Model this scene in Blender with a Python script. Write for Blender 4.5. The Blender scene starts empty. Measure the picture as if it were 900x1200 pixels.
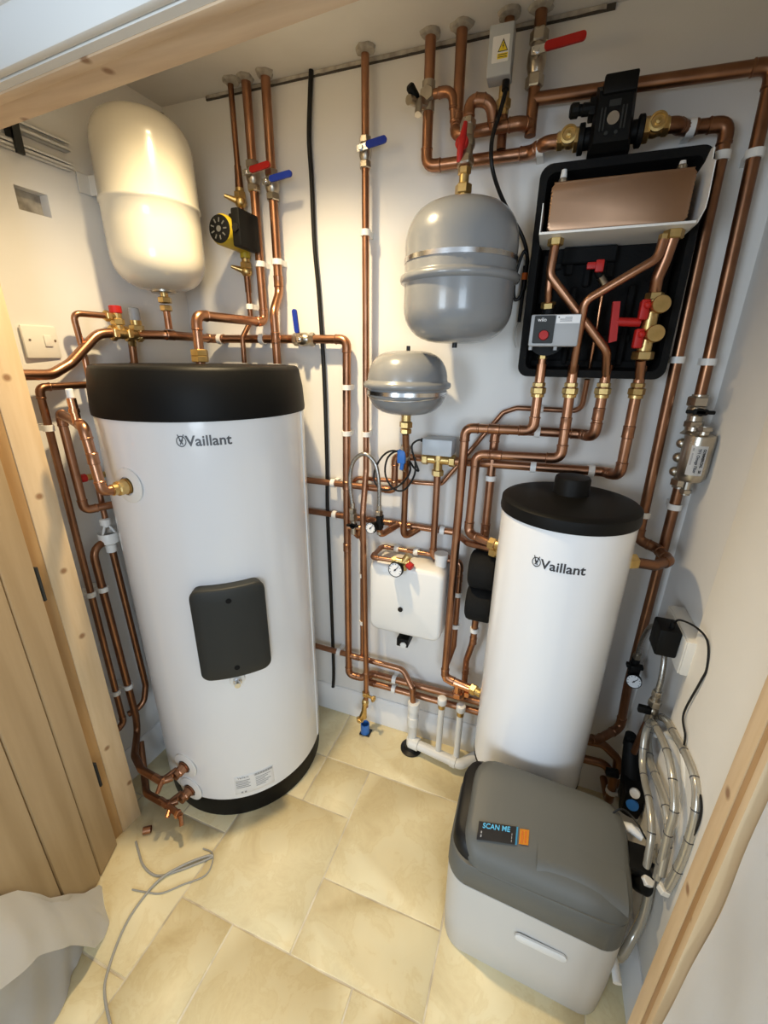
import bpy, bmesh, math, random
from mathutils import Vector as V, Matrix
random.seed(7)
PI = math.pi
sc = bpy.context.scene
COL = sc.collection
# ------------------------------------------------------------------ camera
cam = bpy.data.objects.new('camera', bpy.data.cameras.new('camera'))
COL.objects.link(cam)
def cam_matrix(yaw, pitch, roll):
    cy, sy, cp, sp, cr, sr = math.cos(yaw), math.sin(yaw), math.cos(pitch), math.sin(pitch), math.cos(roll), math.sin(roll)
    f0, r0, u0 = V((-sy, cy, 0)), V((cy, sy, 0)), V((0, 0, 1))
    f = f0*cp - u0*sp; u = u0*cp + f0*sp
    r = r0*cr + u*sr; u2 = u*cr - r0*sr
    return Matrix((r, u2, -f)).transposed().to_4x4()
cam.matrix_world = Matrix.Translation((0, -1.4418, 1.61)) @ cam_matrix(.346931, .349688, .014528)
cam.data.sensor_fit = 'HORIZONTAL'; cam.data.sensor_width = 36; cam.data.lens = 494.52/900*36
cam.data.clip_start = .02
sc.camera = cam
# ------------------------------------------------------------------ world, lamps, exposure
w = bpy.data.worlds.new('world'); sc.world = w; w.use_nodes = True
bg = w.node_tree.nodes['Background']
bg.inputs[0].default_value = (.77, .875, 1.0, 1); bg.inputs[1].default_value = .52
# recessed lamp in the ceiling
lamp = bpy.data.lights.new('ceiling_lamp_light', 'SPOT')
lamp.energy = 80; lamp.color = (1.0, .775, .45); lamp.shadow_soft_size = .03
lamp.spot_size = math.radians(132); lamp.spot_blend = 1.0
lo = bpy.data.objects.new('ceiling_lamp_light', lamp); lo.location = (-.74, -.51, 2.385); COL.objects.link(lo)
# daylight from the two windows of the room behind the camera
for wx, wy, we in ((1.15, -3.9, 40), (-1.6, -4.1, 44)):
    win = bpy.data.lights.new('window_daylight', 'AREA'); win.shape = 'RECTANGLE'; win.size = .95; win.size_y = 1.25
    win.energy = we; win.color = (.72, .86, 1.0)
    wo = bpy.data.objects.new('window_daylight', win); wo.location = (wx, wy, 1.5)
    wo.rotation_euler = (PI/2, 0, math.atan2(wx+.3, -wy-.6)); COL.objects.link(wo)
sc.view_settings.view_transform = 'Standard'; sc.view_settings.look = 'None'
sc.view_settings.exposure = 0.22; sc.view_settings.gamma = 1; sc.view_settings.use_curve_mapping = False

# ------------------------------------------------------------------ materials
def mat(name, col, rough=.5, metal=0., col2=None, scale=8., bump=0., rvar=0., coat=0., stretch=None, detail=4., trans=0., spec=None, lo_=.35, hi_=.65, sss=0):
    m = bpy.data.materials.new(name); m.use_nodes = True
    nt = m.node_tree; b = nt.nodes['Principled BSDF']
    b.inputs['Base Color'].default_value = (*col, 1); b.inputs['Roughness'].default_value = rough
    b.inputs['Metallic'].default_value = metal
    if coat: b.inputs['Coat Weight'].default_value = coat; b.inputs['Coat Roughness'].default_value = .08
    if trans: b.inputs['Transmission Weight'].default_value = trans
    if spec is not None: b.inputs['Specular IOR Level'].default_value = spec
    if col2 or bump or rvar:
        tc = nt.nodes.new('ShaderNodeTexCoord'); mp = nt.nodes.new('ShaderNodeMapping')
        nt.links.new(tc.outputs['Object'], mp.inputs[0])
        if stretch: mp.inputs['Scale'].default_value = stretch
        n = nt.nodes.new('ShaderNodeTexNoise'); n.inputs['Scale'].default_value = scale; n.inputs['Detail'].default_value = detail
        nt.links.new(mp.outputs[0], n.inputs['Vector'])
        if col2:
            r = nt.nodes.new('ShaderNodeValToRGB')
            r.color_ramp.elements[0].position = lo_; r.color_ramp.elements[1].position = hi_
            r.color_ramp.elements[0].color = (*col, 1); r.color_ramp.elements[1].color = (*col2, 1)
            nt.links.new(n.outputs['Fac'], r.inputs[0]); nt.links.new(r.outputs[0], b.inputs['Base Color'])
        if rvar:
            mr = nt.nodes.new('ShaderNodeMapRange'); mr.inputs[3].default_value = rough-rvar; mr.inputs[4].default_value = rough+rvar
            nt.links.new(n.outputs['Fac'], mr.inputs[0]); nt.links.new(mr.outputs[0], b.inputs['Roughness'])
        if bump:
            bp = nt.nodes.new('ShaderNodeBump'); bp.inputs['Strength'].default_value = bump; bp.inputs['Distance'].default_value = .004
            nt.links.new(n.outputs['Fac'], bp.inputs['Height']); nt.links.new(bp.outputs[0], b.inputs['Normal'])
    return m
M = {}
M['copper'] = mat('copper', (.47, .245, .145), .33, 1., (.33, .16, .09), 9, rvar=.1, detail=6)
M['copper_dark'] = mat('tarnished_copper', (.33, .165, .09), .36, 1., (.23, .11, .06), 11, rvar=.1, detail=6)
M['copper_new'] = mat('bright_copper', (.72, .36, .19), .24, 1., (.56, .25, .12), 14, rvar=.08)
M['hx'] = mat('brushed_copper_plate', (.43, .265, .165), .4, 1., (.37, .225, .14), 6, rvar=.04)
M['brass'] = mat('brass', (.72, .52, .23), .36, 1., (.56, .39, .15), 30, rvar=.1)
M['nickel'] = mat('nickel_plate', (.55, .50, .42), .3, 1., (.42, .37, .30), 25, rvar=.08)
M['steel'] = mat('bright_steel', (.70, .70, .70), .22, 1.)
M['white_gloss'] = mat('white_enamel_jacket', (.83, .84, .86), .22, 0., coat=.35)
M['cream_gloss'] = mat('cream_enamel', (.72, .67, .55), .25, coat=.4)
M['grey_gloss'] = mat('grey_enamel', (.215, .222, .228), .27, coat=.35)
M['black_satin'] = mat('black_satin_plastic', (.005, .005, .0048), .5, spec=.16)
M['black_matt'] = mat('black_foam', (.008, .008, .008), .8, spec=.15, bump=.25, scale=160)
M['black_rubber'] = mat('black_cable_sheath', (.008, .0075, .007), .4, spec=.3)
M['dark_grey'] = mat('dark_grey_plastic', (.026, .028, .027), .5, spec=.3)
M['white_plastic'] = mat('white_plastic', (.80, .79, .76), .4)
M['socket'] = mat('white_socket_plastic', (.78, .75, .68), .38)
M['translucent'] = mat('milky_polythene', (.80, .78, .74), .35, spec=.4, coat=.15)
M['ctl_grey'] = mat('controller_grey_plastic', (.40, .41, .42), .45)
M['tin_grey'] = mat('actuator_grey_paint', (.47, .50, .53), .35)
M['red'] = mat('red_plastic', (.42, .015, .012), .45, spec=.3)
M['blue'] = mat('blue_plastic', (.012, .035, .30), .5, spec=.2)
M['blue_light'] = mat('bright_blue_plastic', (.03, .17, .55), .4)
M['yellow'] = mat('yellow_paint', (.50, .36, .02), .4)
M['label'] = mat('white_label', (.82, .82, .82), .5)
M['label_dim'] = mat('faint_print', (.10, .10, .095), .6)
M['label_grey'] = mat('grey_print', (.36, .36, .37), .6)
M['ink'] = mat('dark_print', (.03, .03, .035), .5)
M['ink_grey'] = mat('grey_logo_print', (.09, .095, .105), .4)
M['cyan'] = mat('cyan_print', (.10, .50, .80), .5)
M['orange'] = mat('orange_label', (.95, .40, .03), .5)
M['orange_ink'] = mat('orange_print', (.65, .13, .01), .5)
M['soft_light'] = mat('light_grey_cabinet', (.56, .54, .505), .5, bump=.06, scale=300)
M['soft_dark'] = mat('dark_grey_lid', (.105, .108, .10), .5, bump=.06, scale=300)
M['clear'] = mat('clear_reinforced_hose', (.50, .47, .40), .24, .55, coat=.6)
M['braid'] = mat('steel_braid', (.50, .48, .44), .32, 1., (.30, .29, .27), 260, rvar=.1, lo_=.4, hi_=.6)
M['wire'] = mat('grey_cable', (.38, .37, .34), .5)
M['wall'] = mat('white_emulsion', (.79, .77, .735), .75, 0, (.74, .72, .69), 3.0, bump=.05, lo_=.3, hi_=.75)
M['ceil'] = mat('ceiling_emulsion', (.74, .72, .68), .8, 0, (.68, .65, .60), 4., bump=.05)
M['skirt'] = mat('white_skirting_paint', (.85, .84, .82), .5)
M['wall_lit'] = mat('lit_wall_emulsion', (.87, .84, .78), .7, 0, (.84, .81, .75), 3., bump=.03)  # wall paint made paler: brighter light on the doorway end put into its colour
M['primer'] = mat('white_primer', (.72, .71, .68), .6)
M['plaster'] = mat('rough_plaster', (.50, .46, .39), .9, 0, (.28, .25, .21), 30, bump=.6)
M['gap'] = mat('dark_gap', (.06, .05, .04), .9)
M['grout'] = mat('grout', (.80, .72, .55), .9, 0, (.55, .47, .34), 14)
M['film'] = mat('white_protective_film', (.90, .885, .86), .32, bump=.3, scale=9, coat=.15)
M['waste'] = mat('white_waste_pipe', (.78, .77, .73), .4)
def wood(name, c1, c2, stretch, knots=None):
    m = mat(name, c1, .55, 0, c2, 1.6, rvar=.05, stretch=stretch, detail=8, lo_=.3, hi_=.7, bump=.1)
    if knots:
        nt = m.node_tree; b = nt.nodes['Principled BSDF']
        tc = nt.nodes.new('ShaderNodeTexCoord'); v = nt.nodes.new('ShaderNodeTexVoronoi'); v.voronoi_dimensions = '2D'; v.inputs['Scale'].default_value = 6.5
        sp = nt.nodes.new('ShaderNodeSeparateXYZ'); cb = nt.nodes.new('ShaderNodeCombineXYZ')
        nt.links.new(tc.outputs['Object'], sp.inputs[0]); nt.links.new(sp.outputs[knots[0]], cb.inputs[0]); nt.links.new(sp.outputs[knots[1]], cb.inputs[1]); nt.links.new(cb.outputs[0], v.inputs['Vector'])
        r = nt.nodes.new('ShaderNodeValToRGB'); r.color_ramp.elements[0].position = .03; r.color_ramp.elements[1].position = .075
        r.color_ramp.elements[0].color = (.34, .20, .11, 1); r.color_ramp.elements[1].color = (1, 1, 1, 1)
        nt.links.new(v.outputs['Distance'], r.inputs[0])
        mx = nt.nodes.new('ShaderNodeMix'); mx.data_type = 'RGBA'; mx.blend_type = 'MULTIPLY'; mx.inputs[0].default_value = .85
        src = b.inputs['Base Color'].links[0].from_socket
        nt.links.new(src, mx.inputs[6]); nt.links.new(r.outputs[0], mx.inputs[7]); nt.links.new(mx.outputs[2], b.inputs['Base Color'])
    return m
M['pine_v'] = wood('pine_upright', (.72, .54, .33), (.60, .42, .23), (22, 22, 2.2), (1, 2))
M['pine_h'] = wood('pine_header', (.70, .53, .36), (.54, .38, .24), (2.2, 22, 22), (0, 1))
M['stop'] = wood('orange_pine_stop', (.50, .30, .12), (.38, .21, .08), (22, 22, 2.2))
M['oak'] = wood('oak_board', (.47, .345, .20), (.38, .27, .145), (14, 14, 1.2))
def tile_mat():
    m = mat('cream_travertine', (.85, .765, .51), .45, 0, (.78, .68, .43), 5., bump=.05, detail=8, lo_=.3, hi_=.72)
    nt = m.node_tree; b = nt.nodes['Principled BSDF']
    geo = nt.nodes.new('ShaderNodeNewGeometry')
    # veins and pits in place over the whole floor, offset per tile
    oi = nt.nodes.new('ShaderNodeObjectInfo')
    add = nt.nodes.new('ShaderNodeVectorMath'); add.operation = 'ADD'
    sc3 = nt.nodes.new('ShaderNodeVectorMath'); sc3.operation = 'SCALE'; sc3.inputs[3].default_value = 9
    cmb = nt.nodes.new('ShaderNodeCombineXYZ')
    nt.links.new(oi.outputs['Random'], cmb.inputs[0]); nt.links.new(oi.outputs['Random'], cmb.inputs[2])
    nt.links.new(cmb.outputs[0], sc3.inputs[0])
    nt.links.new(geo.outputs['Position'], add.inputs[0]); nt.links.new(sc3.outputs[0], add.inputs[1])
    n = nt.nodes.new('ShaderNodeTexNoise'); n.inputs['Scale'].default_value = 9; n.inputs['Detail'].default_value = 12; n.inputs['Roughness'].default_value = .62; n.inputs['Distortion'].default_value = .5
    nt.links.new(add.outputs[0], n.inputs['Vector'])
    r = nt.nodes.new('ShaderNodeValToRGB')
    e = r.color_ramp.elements
    e[0].position = .30; e[0].color = (.76, .62, .40, 1); e[1].position = .62; e[1].color = (1, .97, .9, 1)
    x = e.new(.45); x.color = (.96, .89, .74, 1)
    x = e.new(.485); x.color = (.88, .78, .58, 1)
    x = e.new(.52); x.color = (1, .95, .85, 1)
    nt.links.new(n.outputs['Fac'], r.inputs[0])
    mx = nt.nodes.new('ShaderNodeMix'); mx.data_type = 'RGBA'; mx.blend_type = 'MULTIPLY'; mx.inputs[0].default_value = .5
    src = b.inputs['Base Color'].links[0].from_socket
    nt.links.new(src, mx.inputs[6]); nt.links.new(r.outputs[0], mx.inputs[7]); nt.links.new(mx.outputs[2], b.inputs['Base Color'])
    return m
M['tile'] = tile_mat()

# ------------------------------------------------------------------ mesh helpers (all built in world metres)
WO = {}
class B:
    def __init__(s): s.bm = bmesh.new(); s.mi = 0
    def _face(s, vs):
        try:
            f = s.bm.faces.new(vs); f.material_index = s.mi; return f
        except ValueError: return None
    def box(s, x0, x1, y0, y1, z0, z1, bev=0, seg=2, T=None):
        c = [(x, y, z) for x in (x0, x1) for y in (y0, y1) for z in (z0, z1)]
        vs = [s.bm.verts.new(T @ V(p) if T else p) for p in c]
        fs = [s._face([vs[i] for i in q]) for q in ((0,1,3,2),(4,6,7,5),(0,4,5,1),(2,3,7,6),(0,2,6,4),(1,5,7,3))]
        if bev:
            es = list({e for f in fs for e in f.edges})
            r = bmesh.ops.bevel(s.bm, geom=es, offset=bev, segments=seg, affect='EDGES', profile=.5)
            for f in r['faces']: f.material_index = s.mi
        return s
    def ring(s, pts): return [s.bm.verts.new(p) for p in pts]
    def bridge(s, a, b):
        n = len(a)
        for i in range(n): s._face((a[i], a[(i+1) % n], b[(i+1) % n], b[i]))
    def lathe(s, o, d, prof, n=24, cap=True, up=None):
        """prof = [(radius, t)] along direction d from o"""
        o = V(o); d = V(d).normalized()
        a = V(up) if up else (V((0, 0, 1)) if abs(d.z) < .9 else V((1, 0, 0)))
        e1 = (a - d*a.dot(d)).normalized(); e2 = d.cross(e1)
        rs = []
        for r, t in prof:
            r = max(r, 1e-5)
            rs.append(s.ring([o + d*t + (e1*math.cos(2*PI*k/n) + e2*math.sin(2*PI*k/n))*r for k in range(n)]))
        for i in range(len(rs)-1): s.bridge(rs[i], rs[i+1])
        if cap:
            s._face(rs[0][::-1]); s._face(rs[-1])
        return s
    def cyl(s, p0, p1, r, r2=None, n=20, ch=0):
        p0, p1 = V(p0), V(p1); L = (p1-p0).length; r2 = r if r2 is None else r2
        if ch: return s.lathe(p0, p1-p0, [(r-ch, 0), (r, ch), (r2, L-ch), (r2-ch, L)], n)
        return s.lathe(p0, p1-p0, [(r, 0), (r2, L)], n)
    def tube(s, pts, r, n=12, cap=True):
        pts = [V(p) for p in pts]
        t0 = (pts[1]-pts[0]).normalized()
        a = V((0, 0, 1)) if abs(t0.z) < .9 else V((0, 1, 0))
        e1 = (a - t0*a.dot(t0)).normalized(); prev = None
        for i, p in enumerate(pts):
            if i == 0: t = t0
            elif i == len(pts)-1: t = (pts[i]-pts[i-1]).normalized()
            else: t = ((pts[i]-pts[i-1]).normalized() + (pts[i+1]-pts[i]).normalized()).normalized()
            e1 = (e1 - t*e1.dot(t)).normalized(); e2 = t.cross(e1)
            rr = r[i] if isinstance(r, (list, tuple)) else r
            ring = s.ring([p + (e1*math.cos(2*PI*k/n) + e2*math.sin(2*PI*k/n))*rr for k in range(n)])
            if prev: s.bridge(prev, ring)
            elif cap: s._face(ring[::-1])
            prev = ring
        if cap: s._face(prev)
        return s
    def loft(s, rings, cap0=True, cap1=True):
        rs = [s.ring(r) for r in rings]
        for i in range(len(rs)-1): s.bridge(rs[i], rs[i+1])
        if cap0: s._face(rs[0][::-1])
        if cap1: s._face(rs[-1])
        return s
    def prism(s, poly, f, w0, w1):
        """poly 2-D outline, f(u,v,w) -> world"""
        return s.loft([[f(u, v, w0) for u, v in poly], [f(u, v, w1) for u, v in poly]])
    def sphere(s, c, r, sx=1, sy=1, sz=1, n=16):
        prof = [(math.sin(PI*i/(n//2)), -math.cos(PI*i/(n//2))) for i in range(n//2+1)]
        rs = [s.ring([V(c)+V((max(a, 1e-4)*math.cos(2*PI*k/n)*r*sx, max(a, 1e-4)*math.sin(2*PI*k/n)*r*sy, b*r*sz)) for k in range(n)]) for a, b in prof]
        for i in range(len(rs)-1): s.bridge(rs[i], rs[i+1])
        return s
    def sheet(s, grid, thick=0):
        vs = [[s.bm.verts.new(p) for p in row] for row in grid]
        for i in range(len(vs)-1):
            for j in range(len(vs[0])-1): s._face((vs[i][j], vs[i+1][j], vs[i+1][j+1], vs[i][j+1]))
        if thick:
            bmesh.ops.solidify(s.bm, geom=s.bm.faces[:], thickness=thick)
        return s
def obj(name, b, m, parent=None, label=None, cat=None, group=None, kind=None, ang=38, origin=None):
    bm = b.bm
    bmesh.ops.recalc_face_normals(bm, faces=bm.faces[:])
    lo = V([min(v.co[i] for v in bm.verts) for i in range(3)]); hi = V([max(v.co[i] for v in bm.verts) for i in range(3)])
    o = V(origin) if origin else V(((lo.x+hi.x)/2, (lo.y+hi.y)/2, lo.z if not parent else (lo.z+hi.z)/2))
    bmesh.ops.translate(bm, verts=bm.verts[:], vec=-o)
    me = bpy.data.meshes.new(name); bm.to_mesh(me); bm.free()
    for p in me.polygons: p.use_smooth = True
    me.set_sharp_from_angle(angle=math.radians(ang))
    for mm in (m if isinstance(m, (list, tuple)) else [m]): me.materials.append(M[mm] if isinstance(mm, str) else mm)
    ob = bpy.data.objects.new(name, me); COL.objects.link(ob)
    WO[ob.name] = o
    if parent:
        ob.parent = parent; ob.location = o - WO[parent.name]
    else: ob.location = o
    tag(ob, label, cat, group, kind)
    return ob
def tag(ob, label=None, cat=None, group=None, kind=None):
    for k, v in (('label', label), ('category', cat), ('group', group), ('kind', kind)):
        if v: ob[k] = v
def thing(name, loc, label, cat, group=None, kind=None):
    ob = bpy.data.objects.new(name, None); COL.objects.link(ob); ob.location = loc; ob.empty_display_size = .05
    WO[ob.name] = V(loc); tag(ob, label, cat, group, kind); return ob
def struct(name, b, m, parent=None, **k): return obj(name, b, m, parent, kind=None if parent else 'structure', **k)
def text(s, size, f, name, m, parent, bold=.0, align='CENTER', label=None):
    cu = bpy.data.curves.new('lettering', 'FONT'); cu.body = s; cu.size = size; cu.align_x = align; cu.align_y = 'CENTER'; cu.offset = bold*size; cu.resolution_u = 3
    cu.extrude = .0005
    t = bpy.data.objects.new('lettering', cu); COL.objects.link(t)
    dg = bpy.context.evaluated_depsgraph_get(); me = t.evaluated_get(dg).to_mesh()
    b = B(); b.bm.from_mesh(me); bpy.data.objects.remove(t)
    for v in b.bm.verts: v.co = V(f(v.co.x, v.co.y, v.co.z + .0006))
    return obj(name, b, m, parent, label=label)
def rrect(x0, x1, y0, y1, r, n=5):
    out = []
    for cx, cy, a in ((x1-r, y1-r, 0), (x0+r, y1-r, 90), (x0+r, y0+r, 180), (x1-r, y0+r, 270)):
        out += [(cx + r*math.cos(math.radians(a+90*k/n)), cy + r*math.sin(math.radians(a+90*k/n))) for k in range(n+1)]
    return out
def spline(pts, n=8):
    P = [V(p) for p in pts]; out = []
    for i in range(len(P)-1):
        p0 = P[max(i-1, 0)]; p1 = P[i]; p2 = P[i+1]; p3 = P[min(i+2, len(P)-1)]
        for k in range(n):
            t = k/n
            out.append(.5*((2*p1) + (p2-p0)*t + (2*p0-5*p1+4*p2-p3)*t*t + (3*p1-p0-3*p2+p3)*t**3))
    return out + [P[-1]]
def fillet(pts, R, n=6):
    P = [V(p) for p in pts]; out = [P[0]]; corners = []
    for i in range(1, len(P)-1):
        a = (P[i-1]-P[i]); c = (P[i+1]-P[i]); la, lc = a.length, c.length; a.normalize(); c.normalize()
        ang = a.angle(c)
        if ang > PI-.05: out.append(P[i]); continue
        d = min(R/math.tan(ang/2), la*.49 if i > 1 else la*.95, lc*.49 if i < len(P)-2 else lc*.95)
        p0 = P[i]+a*d; p1 = P[i]+c*d
        arc = []
        for k in range(n+1):
            t = k/n; arc.append(p0*(1-t)**2*1.0 + P[i]*2*t*(1-t) + p1*t*t)
        # pull the quadratic towards a circular arc
        out += arc; corners.append((P[i], a, c, d, arc, math.degrees(PI-ang)))
    out.append(P[-1]); return out, corners
def clip(parent, pos, axis, wall, d, r, m='white_plastic'):
    """moulded pipe clip: open band round the pipe and a foot reaching the wall"""
    pos, axis, wall = V(pos), V(axis).normalized(), V(wall).normalized()
    b = B(); side = axis.cross(wall)
    ro = r+.0042; hw = .0085
    b.lathe(pos-axis*hw, axis, [(r*1.0, 0), (ro, 0), (ro, 2*hw), (r*1.0, 2*hw)], 20, cap=False)
    T = Matrix((axis, side, wall)).transposed().to_4x4(); T.translation = pos
    b.box(-hw, hw, -r*.75, r*.75, r*.9, max(d, r*1.15), T=T)
    return obj('pipe_clip', b, m, parent)
def pipe(name, label, path, r, R=None, elbows=True, m='copper', clips=(), group=None, cat='pipe', n=14, couplings=(), parent=None):
    """copper run; clips = (pos, axis, wall direction, distance); soldered elbows and couplings as children"""
    R = R or r*1.9
    pts, cor = fillet(path, R)
    ob = obj(name, B().tube(pts, r, n), m, parent, label=label, cat=cat if not parent else None, group=group or 'copper pipe runs')
    if elbows:
        for c, a, e, d, arc, deg in cor:
            if deg < 25: continue
            ex = r*.95
            p = [arc[0]+a*ex] + arc + [arc[-1]+e*ex]
            b = B(); b.tube(p, r*1.1, n)
            for q, dr in ((p[0], a), (p[-1], e)): b.lathe(q-dr*.0035, dr, [(r*1.1, 0), (r*1.17, .001), (r*1.17, .004), (r*1.02, .006)], n, cap=False)
            obj('elbow', b, m, ob)
    for pos, dr in couplings:
        pos, dr = V(pos), V(dr).normalized(); L = r*1.25
        b = B(); b.lathe(pos-dr*L, dr, [(r, 0), (r*1.14, .002), (r*1.14, .005), (r*1.1, .007), (r*1.1, 2*L-.007), (r*1.14, 2*L-.005), (r*1.14, 2*L-.002), (r, 2*L)], n, cap=False)
        obj('coupling', b, m, ob)
    for c in clips: clip(ob, *c, r)
    return ob
def nut(b, p, d, r, L, n=6):
    p, d = V(p), V(d).normalized()
    b.lathe(p-d*L/2, d, [(r*.86, 0), (r, L*.12), (r, L*.88), (r*.86, L)], n)
def union(parent, p, d, r, m='brass', L=.03):
    """compression union: big hex nut, collar, small hex nut"""
    p, d = V(p), V(d).normalized(); b = B()
    nut(b, p, d, r*1.75, L*.62); nut(b, p+d*L*.55, d, r*1.45, L*.42)
    b.lathe(p-d*L*.62, d, [(r*1.05, 0), (r*1.5, .001), (r*1.5, L*.3), (r*1.05, L*.33)], 18)
    return obj('union_nut', b, m, parent, ang=25)
def ball_valve(parent, p, d, front, lever_dir, color, r, L=.075, lev=.075, m='nickel', tilt=0):
    p, d, front, lv = V(p), V(d).normalized(), V(front).normalized(), V(lever_dir).normalized()
    b = B()
    nut(b, p-d*L*.42, d, r*1.55, L*.26); nut(b, p+d*L*.42, d, r*1.55, L*.26)
    b.lathe(p-d*L*.32, d, [(r*1.05, 0), (r*1.3, L*.08), (r*1.55, L*.2), (r*1.6, L*.32), (r*1.55, L*.44), (r*1.3, L*.56), (r*1.05, L*.64)], 18)
    b.cyl(p+front*r*1.2, p+front*(r*1.2+.022), r*.62, n=14)
    v = obj('ball_valve', b, m, parent, ang=25)
    b = B(); q = p+front*(r*1.2+.020)
    side = lv.cross(front).normalized(); T = Matrix((lv, side, front)).transposed().to_4x4(); T.translation = q
    b.mi = 1; b.box(-.011, .024, -.008, .008, -.001, .002, T=T); nut(b, q+front*.004, front, .0075, .006)
    b.mi = 0; b.prism(rrect(.018, .018+lev, -.0085, .0085, .008), lambda u, vv, ww: T @ V((u, vv, ww)), .001, .008)
    obj('lever', b, [color, 'steel'], v)
    return v
def gauge(parent, c, d, r, depth=.018, name='pressure_gauge'):
    c, d = V(c), V(d).normalized(); b = B()
    b.lathe(c-d*depth, d, [(r*.8, 0), (r, .003), (r, depth), (r*.93, depth+.002), (r*.92, depth-.001), (.0001, depth-.001)], 24, cap=False)
    g = obj(name, b, 'black_satin', parent)
    b = B(); b.lathe(c-d*.0005, d, [(r*.9, 0), (.0001, .0004)], 24, cap=False); dl = obj('dial', b, 'label', g)
    up = V((0, 0, 1)); up = (up-d*up.dot(d)).normalized(); sd = up.cross(d)
    b = B(); nd = (up*.6+sd*.5).normalized(); s2 = nd.cross(d)
    f = lambda u, v, w_: c + nd*u + s2*v + d*w_
    b.prism([(-r*.25, -r*.07), (r*.7, -r*.03), (r*.7, r*.03), (-r*.25, r*.07)], f, .0006, .0014); b.cyl(c, c+d*.002, r*.12, n=10)
    for k in range(-4, 5):
        a = math.radians(k*30); e = up*math.cos(a)+sd*math.sin(a); e2 = e.cross(d)
        b.prism([(r*.68, -r*.03), (r*.85, -r*.03), (r*.85, r*.03), (r*.68, r*.03)], lambda u, v, w_: c+e*u+e2*v+d*w_, .0002, .0009)
    obj('needle', b, 'ink', g)
    return g
X, Y, Z = V((1, 0, 0)), V((0, 1, 0)), V((0, 0, 1))
FR = -Y   # towards the doorway
CEIL = 2.40
def xl(y): return -1.345 + .041*y     # left wall runs slightly out of square
# ================================================================== SETTING
b = B(); b.box(-1.6, 1.6, -2.6, .12, -.08, -.0018); floor = struct('floor', b, 'grout')
# French-pattern stone tiles: cells of .197 x .203, gaps left between
GX, GY = .197, .203
def tile(i0, i1, j0, j1):
    g = .0019 + random.random()*.0008
    x0, x1 = -.475+GX*i0+g, -.475+GX*i1-g; y1, y0 = -.259-GY*j0-g, -.259-GY*j1+g
    y1 = min(y1, -.001)
    if y1-y0 < .03: return
    dz = random.uniform(-.0006, .0006)
    b = B(); jit = lambda: random.uniform(-.0012, .0012)
    o = [(x0, y0), (x1, y0), (x1, y1), (x0, y1)]; mid = []
    for k in range(4):
        p, q = V(o[k]), V(o[(k+1) % 4]); nseg = max(2, int((q-p).length/.07))
        for t in range(nseg):
            pt = p.lerp(q, t/nseg); mid.append((pt.x + (jit() if t else 0), pt.y + (jit() if t else 0)))
    c = V(((x0+x1)/2, (y0+y1)/2))
    def ins(p, d): v_ = c-V(p); return V(p)+v_.normalized()*d
    b.loft([[(p[0], p[1], -.02) for p in mid], [(p[0], p[1], -.0022+dz) for p in mid], [(*ins(p, .0022), dz) for p in mid]], cap0=False)
    struct('tile', b, 'tile', floor, ang=50)
used = set()
def lay(i0, i1, j0, j1):
    for i in range(i0, i1):
        for j in range(j0, j1): used.add((i, j))
    tile(i0, i1, j0, j1)
for t in ((0, 2, 0, 2), (-1, 0, 0, 1), (-2, 0, 1, 3), (0, 2, 2, 3), (-1, 2, -2, 0), (-1, 1, 3, 5), (-2, -1, 3, 5), (1, 3, 3, 4), (2, 4, 1, 3), (-4, -2, 2, 4), (-3, -2, 4, 5)): lay(*t)
for j in range(-2, 10):
    for i in range(-5, 8):
        if (i, j) in used: continue
        ww, hh = random.choice(((2, 2), (2, 1), (1, 1), (3, 2), (2, 2), (1, 2)))
        while ww > 1 and any((i+a, j) in used for a in range(ww)): ww -= 1
        while hh > 1 and any((i+a, j+c) in used for a in range(ww) for c in range(hh)): hh -= 1
        lay(i, min(i+ww, 9), j, j+hh)
struct('ceiling', B().box(-1.6, 1.6, -.86, .12, CEIL, CEIL+.08), 'ceil')
struct('wall_back', B().box(-1.5, .62, 0, .12, -.02, CEIL+.02), 'wall')
# left wall with a rough cut-out for a socket box
b = B()
ys = [.02, -.452, -.534, -.86]; zs = [-.02, 1.967, 2.022, CEIL+.02]
for a in range(3):
    for c in range(3):
        if a == 1 and c == 1: continue
        y0, y1, z0, z1 = ys[a], ys[a+1], zs[c], zs[c+1]
        b.loft([[(xl(y0)-d, y0, z0), (xl(y1)-d, y1, z0), (xl(y1)-d, y1, z1), (xl(y0)-d, y0, z1)] for d in (0, .10)])
bmesh.ops.remove_doubles(b.bm, verts=b.bm.verts[:], dist=1e-4)
wl = struct('wall_left', b, 'wall')
b = B(); b.mi = 0
xh = xl(-.49)
b.box(xh-.034, xh-.030, -.54, -.447, 1.96, 2.03); b.box(xh-.04, xh-.003, -.54, -.5345, 1.962, 2.027); b.box(xh-.04, xh-.003, -.4515, -.447, 1.962, 2.027)
b.box(xh-.04, xh-.003, -.534, -.452, 2.022, 2.028); b.box(xh-.04, xh-.003, -.534, -.452, 1.962, 1.967)
struct('wall_recess', b, 'plaster', wl)
# right wall and the thicker dry-lined part nearer the doorway
struct('wall_right', B().box(.45, .60, -.95, .05, -.02, CEIL+.02), 'wall')
struct('trim_1', B().box(.430, .452, -.94, -.352, 0, CEIL-.001, bev=.004), 'wall_lit')
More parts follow.
